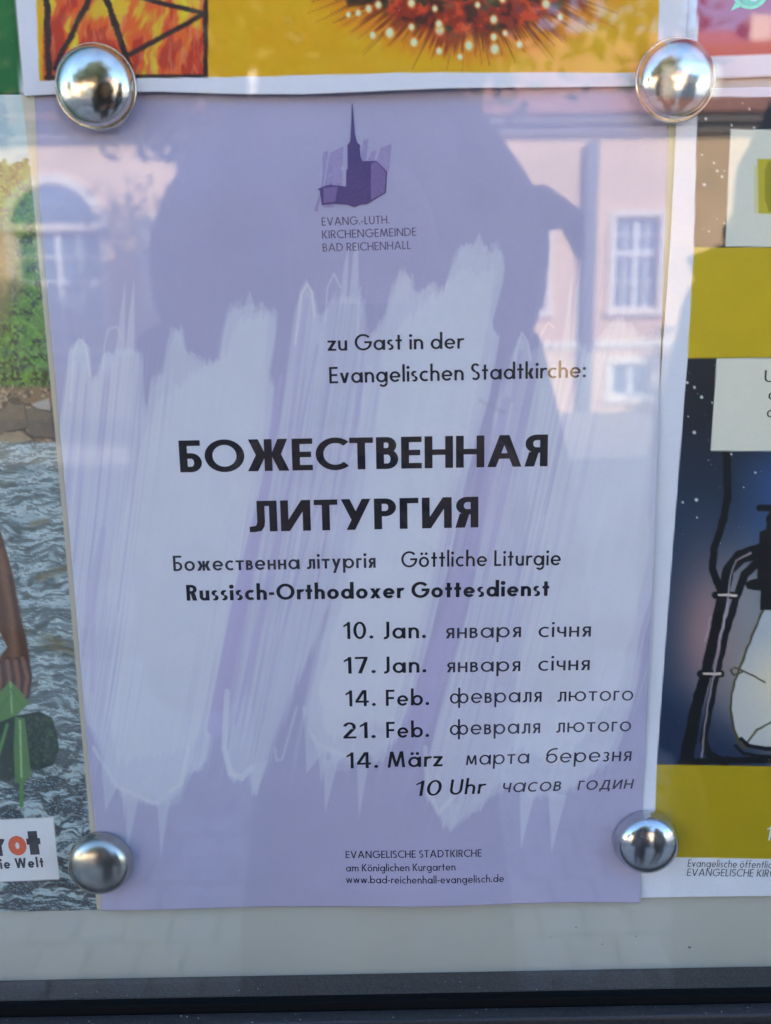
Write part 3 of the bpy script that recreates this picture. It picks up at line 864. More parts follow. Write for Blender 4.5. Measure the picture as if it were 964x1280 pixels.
    for t in ([(306, 388), (314, 364), (322, 388)], [(588, 315), (598, 291), (608, 315)], [(425, 380), (431, 330), (437, 304), (434, 380)], [(436, 380), (442, 320), (448, 300), (449, 380)], [(148, 445), (155, 390), (161, 352), (160, 445)], [(160, 445), (166, 390), (172, 350), (172, 445)],
              [(700, 440), (708, 390), (714, 345), (711, 440)], [(712, 440), (719, 360), (725, 322), (723, 440)], [(130, 950), (134, 1010), (152, 975)], [(154, 985), (158, 1022), (161, 985)], [(160, 985), (160, 1068), (176, 990)], [(198, 990), (203, 1068), (216, 985)],
              [(316, 950), (321, 992), (337, 945)], [(405, 945), (407, 1012), (424, 945)], [(446, 940), (449, 1018), (462, 945)], [(382, 905), (384, 962), (406, 935)], [(398, 930), (402, 975), (410, 935)],
              [(648, 975), (650, 1055), (668, 985)], [(684, 985), (688, 1060), (707, 990)], [(626, 960), (625, 990), (636, 965)], [(560, 1000), (563, 1036), (576, 1000)], [(733, 480), (727, 560), (742, 470)]):
        C = over(C, PALE2, in_poly(X, Y, t, 1.2)*.62)
    dirt = line(X, Y, [(600, 500), (612, 506), (628, 515)], 4, 4)*np.clip(fbm(X*.15, Y*.15)-.3, 0, 1)
    C = over(C, (130, 125, 150), dirt*.9)
    spk = (vnoise(X*.9, Y*.9) > .9985)
    C = over(C, (120, 118, 150), spk*.5)
    C = C*(1+(fbm(X*.02, Y*.02, 3)-.5)*.03)[..., None]
    return C


main = empty('liturgy_poster', (0, -.001, 1.353))
MI = Matrix.Translation((0, .001, -1.353))
tag(main, 'lavender church service poster with white brush strokes and large dark Cyrillic title', 'poster')


def adopt(o, root):
    """parent keeping the world position"""
    o.parent = root
    o.matrix_parent_inverse = Matrix.Translation(-root.location)
    return o


tl, tr_, bl, br = (-.105, 1.6515), (B(836, 106)[0], 1.6515), B(130, 1133), B(797, 1121)
bot = [B(130, 1133), B(240, 1130), B(380, 1130), B(520, 1126), B(640, 1123), B(797, 1121)]
adopt(sheet('paper', [tl, tr_], bot, d_main, paint_main, .0004, y=Y_MAIN), main)


def T(txt, p0, p1, cap, stem, m=M_INK, shear=0.0, track=.10):
    return adopt(lettering(txt, p0, p1, cap, stem, m, None, Y_MAIN, d_main, shear, track), main)


T('EVANG.-LUTH.', (403.2, 283.8), (487, 280.8), 10, .12, M_INK_PURPLE, track=.09)
T('KIRCHENGEMEINDE', (403.7, 299.8), (520.3, 295.6), 10, .12, M_INK_PURPLE, track=.09)
T('BAD REICHENHALL', (404.4, 315.9), (513.3, 312.2), 10, .12, M_INK_PURPLE, track=.09)
T('zu Gast in der', (410.4, 438.6), (580.4, 435.6), 20, .145, track=.06)
T('Evangelischen Stadtkirche:', (412.5, 479), (731, 471.5), 20.5, .145, track=.06)
T('БОЖЕСТВЕННАЯ', (228, 589), (683, 581.7), 39.5, .198, track=.005)
T('ЛИТУРГИЯ', (314, 662.5), (597, 657.2), 38, .198, track=.02)
T('Божественна літургія', (219.6, 711.3), (469.8, 706.9), 19, .15, M_INK_SOFT, track=.07)
T('Göttliche Liturgie', (501.5, 706.4), (699, 704), 19.5, .14, track=.08)
T('Russisch-Orthodoxer Gottesdienst', (236, 747.8), (684.6, 741.9), 19.5, .20, track=.05)
for txt, p0, p1, cap, st, m, sh in (
        ('10.', (430, 795), (467, 794.3), 21, .145, M_INK, 0), ('Jan.', (479.5, 794.6), (532, 793.8), 21, .155, M_INK, 0), ('января', (556.5, 794.4), (649.6, 793), 20, .115, M_INK_SOFT, 0), ('січня', (671.3, 793.2), (736, 792.4), 20, .115, M_INK_SOFT, 0),
        ('17.', (430.6, 837.8), (470, 837), 20.5, .145, M_INK, 0), ('Jan.', (479.8, 837.2), (532.5, 836.4), 20.5, .155, M_INK, 0), ('января', (557.8, 836.5), (648.8, 835.2), 19.5, .115, M_INK_SOFT, 0), ('січня', (671, 835), (734.7, 834), 19.5, .115, M_INK_SOFT, 0),
        ('14.', (432.7, 878.6), (470, 877.8), 20, .145, M_INK, 0), ('Feb.', (482.5, 877.8), (536, 877), 20, .155, M_INK, 0), ('февраля', (561.6, 875.2), (675.2, 873.4), 19.5, .115, M_INK_SOFT, 0), ('лютого', (695, 873.2), (788.7, 871.6), 19, .108, M_INK_SOFT, 0),
        ('21.', (429.8, 918.6), (470, 917.8), 20, .145, M_INK, 0), ('Feb.', (483, 917.8), (536, 916.8), 20, .155, M_INK, 0), ('февраля', (561.6, 914.4), (673.5, 912.4), 19.5, .115, M_INK_SOFT, 0), ('лютого', (693.5, 911.8), (786.2, 910), 19, .108, M_INK_SOFT, 0),
        ('14.', (434, 956), (473, 955.2), 20, .145, M_INK, 0), ('März', (484.5, 955), (553, 953.3), 20, .15, M_INK, 0.03), ('марта', (581.6, 952), (660.3, 950), 19, .108, M_INK_SOFT, 0.04), ('березня', (680.7, 949.7), (787, 947.2), 19, .108, M_INK_SOFT, 0.04),
        ('10', (520.4, 990.5), (552, 989.4), 19, .13, M_INK, .12), ('Uhr', (562, 989), (607.5, 987.3), 19, .14, M_INK, .14), ('часов', (627.5, 986.2), (699.8, 984.3), 18.5, .105, M_INK_SOFT, .16), ('годин', (719.8, 983.8), (790.4, 982), 18.5, .105, M_INK_SOFT, .16)):
    T(txt, p0, p1, cap, st, m, sh, .10)
T('EVANGELISCHE STADTKIRCHE', (432.5, 1068.3), (601, 1065), 8.8, .135, M_INK_SOFT, track=.08)
T('am Königlichen Kurgarten', (433, 1084.8), (568.5, 1081.5), 9, .13, M_INK_SOFT, track=.08)
T('www.bad-reichenhall-evangelisch.de', (433, 1099), (628.5, 1095.8), 9, .13, M_INK_SOFT, track=.08)


def Z(pts): return [(380+x*.166, 120+y*.166) for x, y in pts]


M_EM1, M_EM2, M_EM3 = ink('emblem_violet', (72, 62, 116)), ink('emblem_mauve', (104, 90, 146)), ink('emblem_wash', (133, 124, 175))
adopt(flat_shape('emblem_brush_mark', [Z([(85, 880), (150, 430), (185, 430), (150, 660), (110, 880)]), Z([(160, 690), (200, 440), (300, 390), (290, 690)]), Z([(430, 500), (448, 340), (487, 335), (470, 500)]), Z([(480, 500), (510, 430), (545, 420), (530, 500)]), Z([(548, 500), (580, 400), (660, 370), (640, 580), (625, 580)]), Z([(150, 820), (240, 800), (225, 850), (150, 850)])], M_EM3, None, Y_MAIN, d_main, .00010), main)
adopt(flat_shape('church_emblem', [Z([(362, 65), (367, 65), (374, 150), (387, 300), (402, 360), (427, 385), (422, 402), (428, 470), (442, 503), (545, 500), (627, 582), (618, 740), (500, 812), (480, 825), (430, 830), (380, 850), (330, 830), (225, 825), (140, 835), (125, 725), (108, 716), (160, 690), (200, 684), (205, 665), (212, 684), (260, 687), (320, 695), (322, 575), (332, 560), (330, 402), (328, 385), (350, 352), (358, 200)])], M_EM1, None, Y_MAIN, d_main, .00018), main)
adopt(flat_shape('emblem_panel', [Z([(505, 520), (545, 508), (618, 586), (608, 738), (505, 795)]), Z([(152, 705), (258, 695), (240, 808), (152, 820)])], M_EM2, None, Y_MAIN, d_main, .00024), main)

# ---- cream sheet behind the right edge
cs = empty('blank_cream_sheet', (.11, -.0004, 1.36)); tag(cs, 'blank cream sheet showing as a thin strip right of the lavender poster', 'sheet')
adopt(sheet('paper', [B(780, 118), B(862, 116)], [B(760, 1100), B(812, 1100)], lambda x, z: x*0+.0002, lambda X, Y: np.zeros(X.shape+(3,))+np.array((206, 200, 190.)), .004, y=-.0002), cs)

# ---- left poster (river)
def paint_left(X, Y):
    sh = X.shape+(3,)
    C = np.zeros(sh)+np.array((168, 186, 202.))
    C = over(C, (150, 172, 196), sstep(.45, .6, fbm(X*.03, Y*.05)))
    # foliage
    top = 202+14*(fbm(X*.06, Y*0)-.5)+20*(vnoise(X*.15, Y*.15)-.5)
    f = sstep(-2, 3, Y-top)
    n = fbm(X*.11, Y*.11, 5); n2 = fbm(X*.3+50, Y*.3, 3)
    G = np.zeros(sh)+np.array((58, 84, 42.))
    G = over(G, (78, 116, 48), sstep(.45, .62, n)); G = over(G, (106, 142, 66), sstep(.58, .70, n2)*.8); G = over(G, (34, 46, 30), sstep(.56, .40, n2)*sstep(.5, .35, n))
    G = over(G, (104, 96, 78), line(X, Y, [(8, 300), (10, 360), (-30, 440)], 34, 12)*.8)  # brownish sun reflection painted into the foliage colour
    G = over(G, (90, 140, 50), line(X, Y, [(30, 400), (40, 470)], 50, 20)*.5*sstep(.4, .6, n2))
    C = over(C, G, f) if False else C*(1-f[..., None])+G*f[..., None]
    # bank, stones
    bk = sstep(478, 488, Y+10*(n-.5))
    K = np.zeros(sh)+np.array((112, 92, 76.)); K = over(K, (70, 60, 52), sstep(.5, .62, fbm(X*.16, Y*.16+9, 4))); K = over(K, (158, 136, 118), sstep(.58, .7, fbm(X*.22+7, Y*.22, 3)))
    C = C*(1-bk[..., None])+K*bk[..., None]
    for p, c in (([(0, 512), (14, 505), (32, 506), (36, 535), (10, 540), (-20, 545), (-40, 520)], (104, 92, 84)), ([(34, 512), (60, 498), (66, 520), (70, 548), (40, 546), (34, 535)], (96, 88, 84)), ([(40, 505), (62, 497), (64, 514), (50, 512)], (158, 158, 162)), ([(-10, 550), (10, 540), (30, 540), (44, 550), (20, 556)], (138, 122, 104)), ([(-90, 520), (-40, 505), (-20, 530), (-50, 548), (-90, 545)], (120, 110, 100))):
        C = over(C, c, in_poly(X, Y, p, 1.2)*(.75+.25*n2)); C = over(C, (48, 42, 40), line(X, Y, p[2:5], 2.5, 1.5)*.6)
    # river
    w = sstep(550, 556, Y+3*(n2-.5))
    wx, wy = fbm(X*.018, Y*.03, 3)*3, fbm(X*.03+7, Y*.035, 3)*6
    r1 = fbm(X*.045+wx, Y*.22+wy, 4); r2 = fbm(X*.11+wx*1.5+20, Y*.52+wy*1.5+8, 3); r3 = fbm(X*.02+5, Y*.035+5, 3)
    ridge = 1-np.abs(2*r2-1)
    W = np.zeros(sh)+np.array((116, 134, 151.)); W = over(W, (134, 152, 170), sstep(.45, .65, r3)); W = over(W, (96, 104, 104), sstep(.48, .36, r3)*.7)
    W = over(W, (152, 170, 190), sstep(.52, .64, r1)*.8); W = over(W, (86, 96, 104), sstep(.48, .36, r1)*.85)
    W = over(W, (176, 192, 206), sstep(.86, .97, ridge)*sstep(.44, .58, r1)*.55); W = over(W, (68, 74, 80), sstep(.50, .36, r2)*.5)
    W = over(W, (98, 92, 76), (line(X, Y, [(50, 722), (90, 708)], 9, 5)+line(X, Y, [(40, 655), (62, 650)], 6, 4)+line(X, Y, [(60, 800), (88, 812)], 16, 9))*sstep(.4, .55, r2+.05)*.8)
    dk = sstep(840, 1030, Y)
    W = over(W, (46, 50, 56), dk*sstep(.56, .42, r1)*.85); W = over(W, (36, 38, 44), dk*sstep(.90, .99, 1-np.abs(2*r1-1))*.5)
    W = over(W, (122, 152, 178), dk*sstep(.90, .98, ridge)*.75)
    C = C*(1-w[..., None])+W*w[..., None]
    # arm, hand, leaves
    arm = [(-40, 600), (-6, 640), (4, 672), (16, 715), (25, 768), (33, 796), (37, 820), (41, 846), (35, 872), (-60, 890), (-60, 830), (0, 824), (10, 808), (0, 788), (-20, 720)]
    C = over(C, (84, 61, 52), in_poly(X, Y, arm, 1.2)); C = over(C, (132, 100, 86), line(X, Y, [(0, 690), (14, 760), (18, 800), (20, 840)], 9, 6)*.7*(.5+.5*n2)); C = over(C, (60, 44, 42), line(X, Y, [(14, 720), (26, 790), (38, 846)], 4, 3)*.7)
    C = over(C, (78, 55, 49), in_poly(X, Y, [(18, 716), (26, 768), (34, 796), (41, 846), (35, 872), (30, 850), (24, 800), (14, 740)], 3)*.6)
    for q, ww in (([(30, 822), (36, 846), (33, 868)], 8), ([(21, 826), (25, 850), (23, 872)], 8), ([(11, 826), (14, 848), (11, 868)], 8), ([(0, 830), (2, 850), (0, 866)], 8)):
        C = over(C, (56, 38, 36), line(X, Y, q, ww+2.5, 1.5)*.7); C = over(C, (120, 86, 74), line(X, Y, [(a-1, b) for a, b in q], ww-2.5, 2)*.85)
    vein = np.abs(vnoise(X*.16+Y*.1, Y*.16-X*.12)-.5)
    C = over(C, (36, 50, 44), in_poly(X, Y, [(30, 892), (50, 888), (66, 896), (72, 915), (75, 935), (68, 955), (48, 962), (36, 960), (10, 976), (-30, 960), (-30, 900)], 1.2)); C = over(C, (62, 86, 66), sstep(.52, .66, n2)*in_poly(X, Y, [(34, 892), (66, 896), (74, 935), (48, 960), (38, 940)], 2)*.6)
    C = over(C, (78, 112, 70), in_poly(X, Y, [(-10, 876), (14, 850), (26, 862), (38, 878), (22, 893), (-10, 906)], 1)); C = over(C, (126, 158, 114), line(X, Y, [(14, 852), (16, 890)], 2, 1.5)); C = over(C, (60, 104, 62), line(X, Y, [(14, 860), (30, 882)], 1.5, 1.2)); C = over(C, (60, 104, 62), line(X, Y, [(14, 866), (0, 890)], 1.5, 1.2))
    C = over(C, (72, 106, 64), in_poly(X, Y, [(20, 895), (32, 897), (36, 930), (40, 968), (32, 976), (20, 978), (18, 935)], 1)); C = over(C, (136, 166, 122), line(X, Y, [(26, 900), (28, 970)], 2.2, 1.5)); C = over(C, (66, 112, 62), line(X, Y, [(28, 975), (28, 1006)], 5, 1)); C = over(C, (76, 120, 72), line(X, Y, [(10, 905), (0, 940), (-8, 975)], 4, 1.5))
    C = over(C, (74, 96, 78), sstep(.05, .01, vein)*in_poly(X, Y, [(30, 892), (66, 896), (75, 935), (48, 960), (10, 976), (-30, 960), (-30, 900)], 2)*.35)
    # white logo panel
    C = over(C, (190, 192, 214), in_poly(X, Y, [(-140, 1030), (68, 1020), (75, 1098), (-140, 1108)], .8))
    # unprinted margin on the right
    xe = np.interp(Y, [100, 200, 640, 950, 1138], [26, 38, 78, 106, 122])
    C = over(C, (172, 170, 170), sstep(-.7, .7, X-xe))
    return C


lf = empty('river_poster', (-.21, -.001, 1.353)); tag(lf, 'poster with photo of a river, mossy bank and a hand carrying green leaves', 'poster')
rt, rb = B(44, 119), B(134, 1136)
d_left = lambda x, z: .0003+.0003*np.sin(z*30)*np.sin(x*26+1)
adopt(sheet('paper', [(rt[0]-.21, rt[1]+.001), rt], [(rb[0]-.211, rb[1]), B(0, 1139), rb], d_left, paint_left, .0004, y=-.0003, fs=(.76, 1)), lf)
M_ORANGE = ink('orange_ink', (206, 84, 48)); M_BLK = ink('deep_black_ink', (44, 42, 50))
L = lambda *a, **k: adopt(lettering(*a, **k), lf)
L('Br', (-27, 1070), (9.5, 1068.5), 33, .27, M_BLK, None, -.0003, d_left)
L('o', (13, 1068), (35.5, 1067.2), 37, .25, M_ORANGE, None, -.0003, d_left)
L('t', (36.5, 1067.4), (53.5, 1066.6), 32, .27, M_BLK, None, -.0003, d_left)
L('für die Welt', (-35, 1086.4), (56, 1082.6), 12.5, .20, M_BLK, None, -.0003, d_left)

# ---- top poster
def paint_top(X, Y):
    sh = X.shape+(3,)
    C = np.zeros(sh)+np.array(WH, float)
    xl = np.interp(Y, [-300, 0, 103], [30, 48, 52]); xr = np.interp(Y, [-300, 0, 95], [828, 822, 819.5])
    yb = np.interp(X, [50, 262, 500, 820], [103, 100, 95, 92.5])
    inn = sstep(-.7, .7, X-xl)*sstep(-.7, .7, xr-X)*sstep(-.7, .7, yb-Y)
    I = np.zeros(sh)+np.array((198, 146, 12.))
    I = I*(1+(fbm(X*.02, Y*.02)-.5)*.10)[..., None]
    # glowing burst
    dx, dy = (X-585)/175, (Y+55)/118
    r = np.hypot(dx, dy); th = np.arctan2(dy, dx)
    ray = vnoise(th*26+200, r*1.2); ray2 = vnoise(th*60+300, r*.8+5)
    edge = 1.02+.22*(ray-.5)+.30*(ray2-.5)
    I = over(I, (176, 96, 22), sstep(1.26, .98, r+.2*(ray-.5))*.55)
    I = over(I, (120, 46, 20), sstep(edge, edge-.16, r)*.85)
    core = np.zeros(sh)+np.array((122, 38, 24.)); nn = fbm(X*.07, Y*.07, 4)
    core = over(core, (66, 28, 22), sstep(.5, .38, nn)); core = over(core, (176, 60, 30), sstep(.56, .70, nn)); core = over(core, (60, 50, 30), sstep(.60, .7, fbm(X*.05+9, Y*.05+9)))
    m = sstep(.93, .80, r)
    I = I*(1-m[..., None])+core*m[..., None]
    I = over(I, (34, 26, 24), in_poly(X, Y, [(428, -10), (436, 12), (480, 8), (486, -20)], 3)*.9)
    for a in np.linspace(.15, 3.0, 92):
        a += rng.uniform(-.05, .05); q = rng.uniform(1.0, 1.12)+rng.random()**3*.3
        I = over(I, (96, 48, 22), line(X, Y, [(585+175*.85*math.cos(a), -55+118*.85*math.sin(a)), (585+175*q*math.cos(a), -55+118*q*math.sin(a))], [2.6, .8], .8)*rng.uniform(.25, .75))
    for x, y, q in ((487, 45, 7), (514, 8, 5.5), (514, 38, 4.5), (517, 57, 6), (549, 42, 7), (548, 34, 5), (548, 68, 5), (585, 61, 6.5), (616, 28, 5.5), (617, 65, 7), (616, 50, 5), (648, 59, 5), (681, 8, 6), (699, 24, 4.5), (627, 2, 5), (574, 75, 4.5), (436, 22, 4), (448, 20, 4.5), (461, 15, 5), (473, 10, 5), (466, 48, 5), (630, 45, 4), (543, 15, 4), (596, 10, 4), (655, -12, 5), (560, -20, 6)):
        d = np.hypot(X-x, (Y-y)*.8)
        I = over(I, (220, 120, 40), sstep(q*1.5, q*.5, d)*.7); I = over(I, (238, 206, 178), sstep(q, q*.4, d)*.95)
    I = over(I, (150, 28, 22), line(X, Y, [(540, 50), (556, 52)], 14, 5)*.3)
    I = over(I, (204, 150, 26), in_poly(X, Y, [(722, -30), (735, 10), (755, 30), (770, 10), (765, -30)], 5)*.3)  # patch of mirrored tree leaves, a reflection painted into the print
    # flame picture in a dark frame
    fl = in_poly(X, Y, [(xx, yy) for xx, yy in ((56, -400), (262, -400), (262, 101), (56, 103))], .7)
    st = fbm(X*.05+fbm(X*.01, Y*.02)*2, Y*.014, 4)
    P = np.zeros(sh)+np.array((206, 84, 40.)); P = over(P, (222, 156, 44), sstep(.50, .60, st)); P = over(P, (158, 48, 34), sstep(.47, .38, st)); P = over(P, (206, 178, 44), sstep(.62, .72, st))
    P = over(P, (190, 140, 120), sstep(.6, .75, fbm(X*.2, Y*.04+5, 3))*.35)
    Xo = X; X = X+(vnoise(X*.45, Y*.45)-.5)*1.6+(vnoise(X*.06, Y*.06)-.5)*3
    for pts, w in (([(128, -20), (100, 30), (72, 88)], 7), ([(132, -10), (150, 45), (168, 100)], 8), ([(160, 74), (205, 50), (258, 20)], 6.5), ([(168, -3), (205, 8), (258, 20)], 6), ([(60, -400), (62, 20), (64, 100)], 8), ([(259, -400), (259.5, 100)], 7), ([(60, 99.5), (262, 98.5)], 5), ([(128, -20), (132, -10), (168, -3)], 7)):
        P = over(P, (44, 30, 34), line(X, Y, pts, w, 1.1))
    X = Xo
    I = I*(1-fl[..., None])+P*fl[..., None]
    return C*(1-inn[..., None])+I*inn[..., None]


tp = empty('burst_poster', (0, -.0015, 1.66)); tag(tp, 'yellow poster with glowing red burst of lights and flame picture, pinned above the lavender poster', 'poster')


def d_top(x, z):
    v = np.clip((z-1.65)/.03, 0, 3)
    return .0014+.0016*np.exp(-v)*np.clip(1-((x-.0)/.10)**2, 0, 1)+.0003*np.sin(x*60)


ed = [B(33, 122), B(90, 119.5), B(200, 118), B(300, 121), B(380, 121.5), B(450, 119), B(560, 114.5), B(700, 112), B(852, 109)]
t0_, t1_ = B(33, 122), B(852, 109)
adopt(sheet('paper', [(t0_[0]+.001, t0_[1]+.297), (t1_[0]+.001, t1_[1]+.297)], ed, d_top, paint_top, .0004, y=-.0004, ft=(.86, 1)), tp)

# ---- green poster, upper left
gp = empty('green_poster', (-.21, -.0006, 1.66)); tag(gp, 'plain green poster cut off at the top left corner, above the river poster', 'poster')


def paint_green(X, Y):
    C = np.zeros(X.shape+(3,))+np.array((22, 92, 52.)); C = C*(1+(fbm(X*.05, Y*.05)-.5)*.15)[..., None]
    xe = np.interp(Y, [-300, 0, 118], [10, 20, 28])
    return over(C, WH, sstep(-.7, .7, X-xe))


g1_, g2_ = B(27, -40), B(38, 119)
adopt(sheet('paper', [(g2_[0]-.212, g2_[1]+.297), (g2_[0]-.001, g2_[1]+.297)], [(g2_[0]-.212, g2_[1]), g2_], lambda x, z: x*0+.0003, paint_green, .0012, y=-.0002), gp)

# ---- upper right poster, magenta
up = empty('magenta_poster', (.2, -.0006, 1.66)); tag(up, 'magenta poster with a round green speech bubble, cut off at the top right corner', 'poster')


def paint_mag(X, Y):
    C = np.zeros(X.shape+(3,))+np.array(WH, float)
    yb = np.interp(X, [870, 964, 1100], [72, 69, 66])
    m = sstep(-.7, .7, X-np.interp(Y, [-200, 72], [874, 870]))*sstep(-.7, .7, yb-Y)
    I = np.zeros(X.shape+(3,))+np.array((150, 62, 96.)); I = over(I, (150, 48, 52), sstep(50, 66, Y+(X-870)*.05))
    return C*(1-m[..., None])+I*m[..., None]


m1_, m2_ = B(851, 101), B(964, 97)
adopt(sheet('paper', [(m1_[0]+.002, m1_[1]+.297), (m1_[0]+.212, m1_[1]+.300)], [m1_, m2_, (m1_[0]+.210, m1_[1]+.003)], lambda x, z: .0006+0*x, paint_mag, .0008, y=-.0004), up)
M_GREEN = ink('bubble_green', (120, 205, 165)); M_WINK = ink('white_ink', (205, 212, 226))
ring = []
for k in range(28):
    a0, a1 = 2*math.pi*k/28, 2*math.pi*(k+1)/28
    ring.append([(936+22*math.cos(a0), -7+20*math.sin(a0)), (936+22*math.cos(a1), -7+20*math.sin(a1)), (936+17*math.cos(a1), -7+15.5*math.sin(a1)), (936+17*math.cos(a0), -7+15.5*math.sin(a0))])
adopt(flat_shape('speech_bubble', ring+[[(918, 4), (924, 10), (912, 15)]], M_GREEN, None, -.0010, None), up)
adopt(flat_shape('speech_bubble_fill', [[(936+16.6*math.cos(a*math.pi/10), -7+15.1*math.sin(a*math.pi/10)) for a in range(20)]], ink('bubble_mint', (96, 176, 146)), None, -.0010, None), up)
adopt(flat_shape('handset', [[(928, -14), (932, -16), (936, -10), (933, -7), (938, -2), (943, -3), (946, 1), (941, 4), (934, 1), (929, -6)]], M_WINK, None, -.0010, None, .0001), up)

# ---- right poster, lantern at night
def paint_right(X, Y):
    sh = X.shape+(3,)
    C = np.zeros(sh)+np.array(WH, float)
    xl = np.interp(Y, [122, 310, 447, 950, 1070], [870, 865, 857.5, 820, 815])
    N = np.zeros(sh)+np.array((22, 24, 34.))
    lo = sstep(440, 700, Y); N = over(N, (26, 46, 78), lo)
    N = over(N, (38, 66, 118), sstep(900, 964, X)*sstep(540, 600, Y)*sstep(760, 640, Y)*.9)
    N = over(N, (128, 104, 118), np.exp(-(((X-885)/45)**2+((Y-790)/95)**2))*.95); N = over(N, (150, 150, 168), np.exp(-(((X-935)/38)**2+((Y-740)/60)**2))*.55)
    N = over(N, (180, 176, 176), np.exp(-(((X-985)/70)**2+((Y-860)/95)**2))); N = over(N, (24, 36, 68), sstep(870, 940, Y+(900-X)*.6)*.9)
    chim = [(952, 761), (938, 795), (927, 825), (917, 850), (913, 867), (912, 885), (915, 909), (922, 924), (936, 932), (1040, 932), (1040, 761)]
    N = over(N, (160, 172, 196), in_poly(X, Y, chim, 2)*.75); N = over(N, (176, 176, 184), in_poly(X, Y, chim, 2)*sstep(790, 880, Y)*.6)
    N = over(N, (192, 184, 172), np.exp(-(((X-970)/35)**2+((Y-850)/40)**2))*.7)
    stars = vnoise(X*.55+500, Y*.55)
    N = over(N, (150, 165, 190), sstep(.965, .995, stars)*sstep(700, 500, Y)*.8)
    for x, y, q in ((880, 150, 3), (890, 205, 2.2), (878, 232, 3), (894, 215, 2.6), (900, 222, 2.4), (875, 195, 1.5), (903, 215, 1.6), (884, 290, 1.6), (903, 280, 2), (907, 262, 1.5), (857, 478, 2.6), (866, 484, 2.6), (875, 496, 3), (888, 503, 1.6), (866, 540, 3.2), (869, 624, 3.2), (852, 627, 2), (870, 646, 1.6), (942, 590, 2), (912, 567, 2.2), (928, 608, 1.2), (858, 520, 1.2), (884, 575, 1.2), (934, 138, 1.8), (940, 161, 1.8), (912, 158, 2)):
        N = over(N, (206, 214, 228), sstep(q, q*.3, np.hypot(X-x, Y-y))*.9)
    K = (12, 13, 20)
    Xo, Yo = X, Y; X = X+(vnoise(X*.12, Y*.12)-.5)*1.6; Y = Y+(vnoise(X*.12+9, Y*.12)-.5)*1.2
    for pts, w in (([(906, 555), (908, 620), (903, 648), (891, 685), (889, 710), (899, 736)], [10, 10, 9, 9, 9, 9]),
                   ([(975, 684), (950, 687), (924, 695), (909, 712), (903, 740), (896, 770), (883, 832), (868, 888), (856, 952)], [20, 19, 17, 15, 14, 13, 13, 15, 17]),
                   ([(960, 700), (943, 704), (929, 717), (919, 745), (906, 790), (894, 840), (885, 885), (878, 923), (884, 940), (905, 952)], [10, 11, 10, 9, 9, 9, 9, 9, 9, 10])):
        N = over(N, K, line(X, Y, pts, w, .9))
    N = over(N, K, in_poly(X, Y, [(948, 664), (956, 660), (1040, 660), (1040, 764), (948, 761), (949, 737), (933, 735), (929, 728), (936, 724), (945, 722), (946, 690)], 1)); N = over(N, K, line(X, Y, [(947, 634), (1000, 634)], 8, 1)); N = over(N, K, line(X, Y, [(964, 648), (1000, 648)], 17, 1)); N = over(N, K, in_poly(X, Y, [(960, 636), (1000, 636), (1000, 665), (955, 665)], 1.5)*.9)
    for (x0, y0), hw in (((906, 743), 17), ((887, 841), 17)):
        N = over(N, K, line(X, Y, [(x0-hw+4, y0), (x0+hw-4, y0)], 9, 1)); N = over(N, (196, 182, 186), line(X, Y, [(x0-9, y0), (x0+12, y0)], [2.5, 3.5], 1))
    N = over(N, (150, 145, 170), line(X, Y, [(936, 690), (918, 700), (911, 722), (907, 760), (893, 832), (880, 900), (876, 945)], [3, 2, 2, 3, 3, 2, 2], 1)*.8); N = over(N, (150, 150, 175), line(X, Y, [(887, 770), (880, 800)], 1.2, .8)*.7)
    OL = (66, 60, 42)
    for pts, w in (([(952, 762), (938, 795), (927, 825), (917, 850), (913, 867), (912, 885), (915, 909), (922, 926), (932, 934)], 3), ([(927, 838), (915, 843), (912, 836), (917, 833), (930, 838), (954, 851)], 2), ([(930, 928), (945, 910), (972, 894)], 2.4)):
        N = over(N, OL, line(X, Y, pts, w, .8))
    for pts, w in (([(924, 922), (934, 930), (955, 934), (1040, 932)], 5), ([(918, 930), (928, 940), (950, 943), (1040, 942)], 4), ([(850, 951), (900, 948), (1040, 947)], 8)): N = over(N, K, line(X, Y, pts, w, 1))
    X, Y = Xo, Yo
    # yellow bands
    y1 = np.interp(X, [860, 964], [310, 310]); y2 = np.interp(X, [860, 964], [448, 446.5])
    N = over(N, (168, 147, 0), sstep(-.8, .8, Y-y1)*sstep(-.8, .8, y2-Y)); y3 = np.interp(X, [820, 964], [953.5, 955.5]); y4 = np.interp(X, [815, 964], [1068, 1070])
    N = over(N, (148, 130, 0), sstep(-.8, .8, Y-y3)); N = N*(1+(fbm(X*.03, Y*.03)-.5)*.05)[..., None]
    # pale text boxes
    N = over(N, (186, 189, 192), in_poly(X, Y, [(910.5, 163), (1120, 166), (1110, 310), (904, 309)], .8)); N = over(N, (186, 189, 192), in_poly(X, Y, [(893.5, 448), (1120, 446), (1110, 564), (886.5, 563)], .8))
    N = over(N, (160, 152, 40), in_poly(X, Y, [(944, 200), (1010, 200), (1010, 269), (945, 268)], 1)); N = over(N, (176, 172, 110), in_poly(X, Y, [(940, 208), (944, 208), (944, 268), (940, 268)], 1.5)*.6); N = over(N, (124, 116, 24), in_poly(X, Y, [(957, 203), (1005, 206), (1005, 264), (958, 266), (953, 250), (953, 215)], 1)*.8)
    m = sstep(-.7, .7, X-xl)*sstep(-.8, .8, Y-123)*sstep(-.8, .8, y4-Y)
    return C*(1-m[..., None])+N*m[..., None]


rp = empty('lantern_poster', (.2, -.001, 1.353)); tag(rp, 'night sky poster with black lantern drawing, stars and two yellow bands', 'poster')


def d_right(x, z):
    return .0012+.0004*np.sin(z*24+1)+.0003*np.sin(x*40)


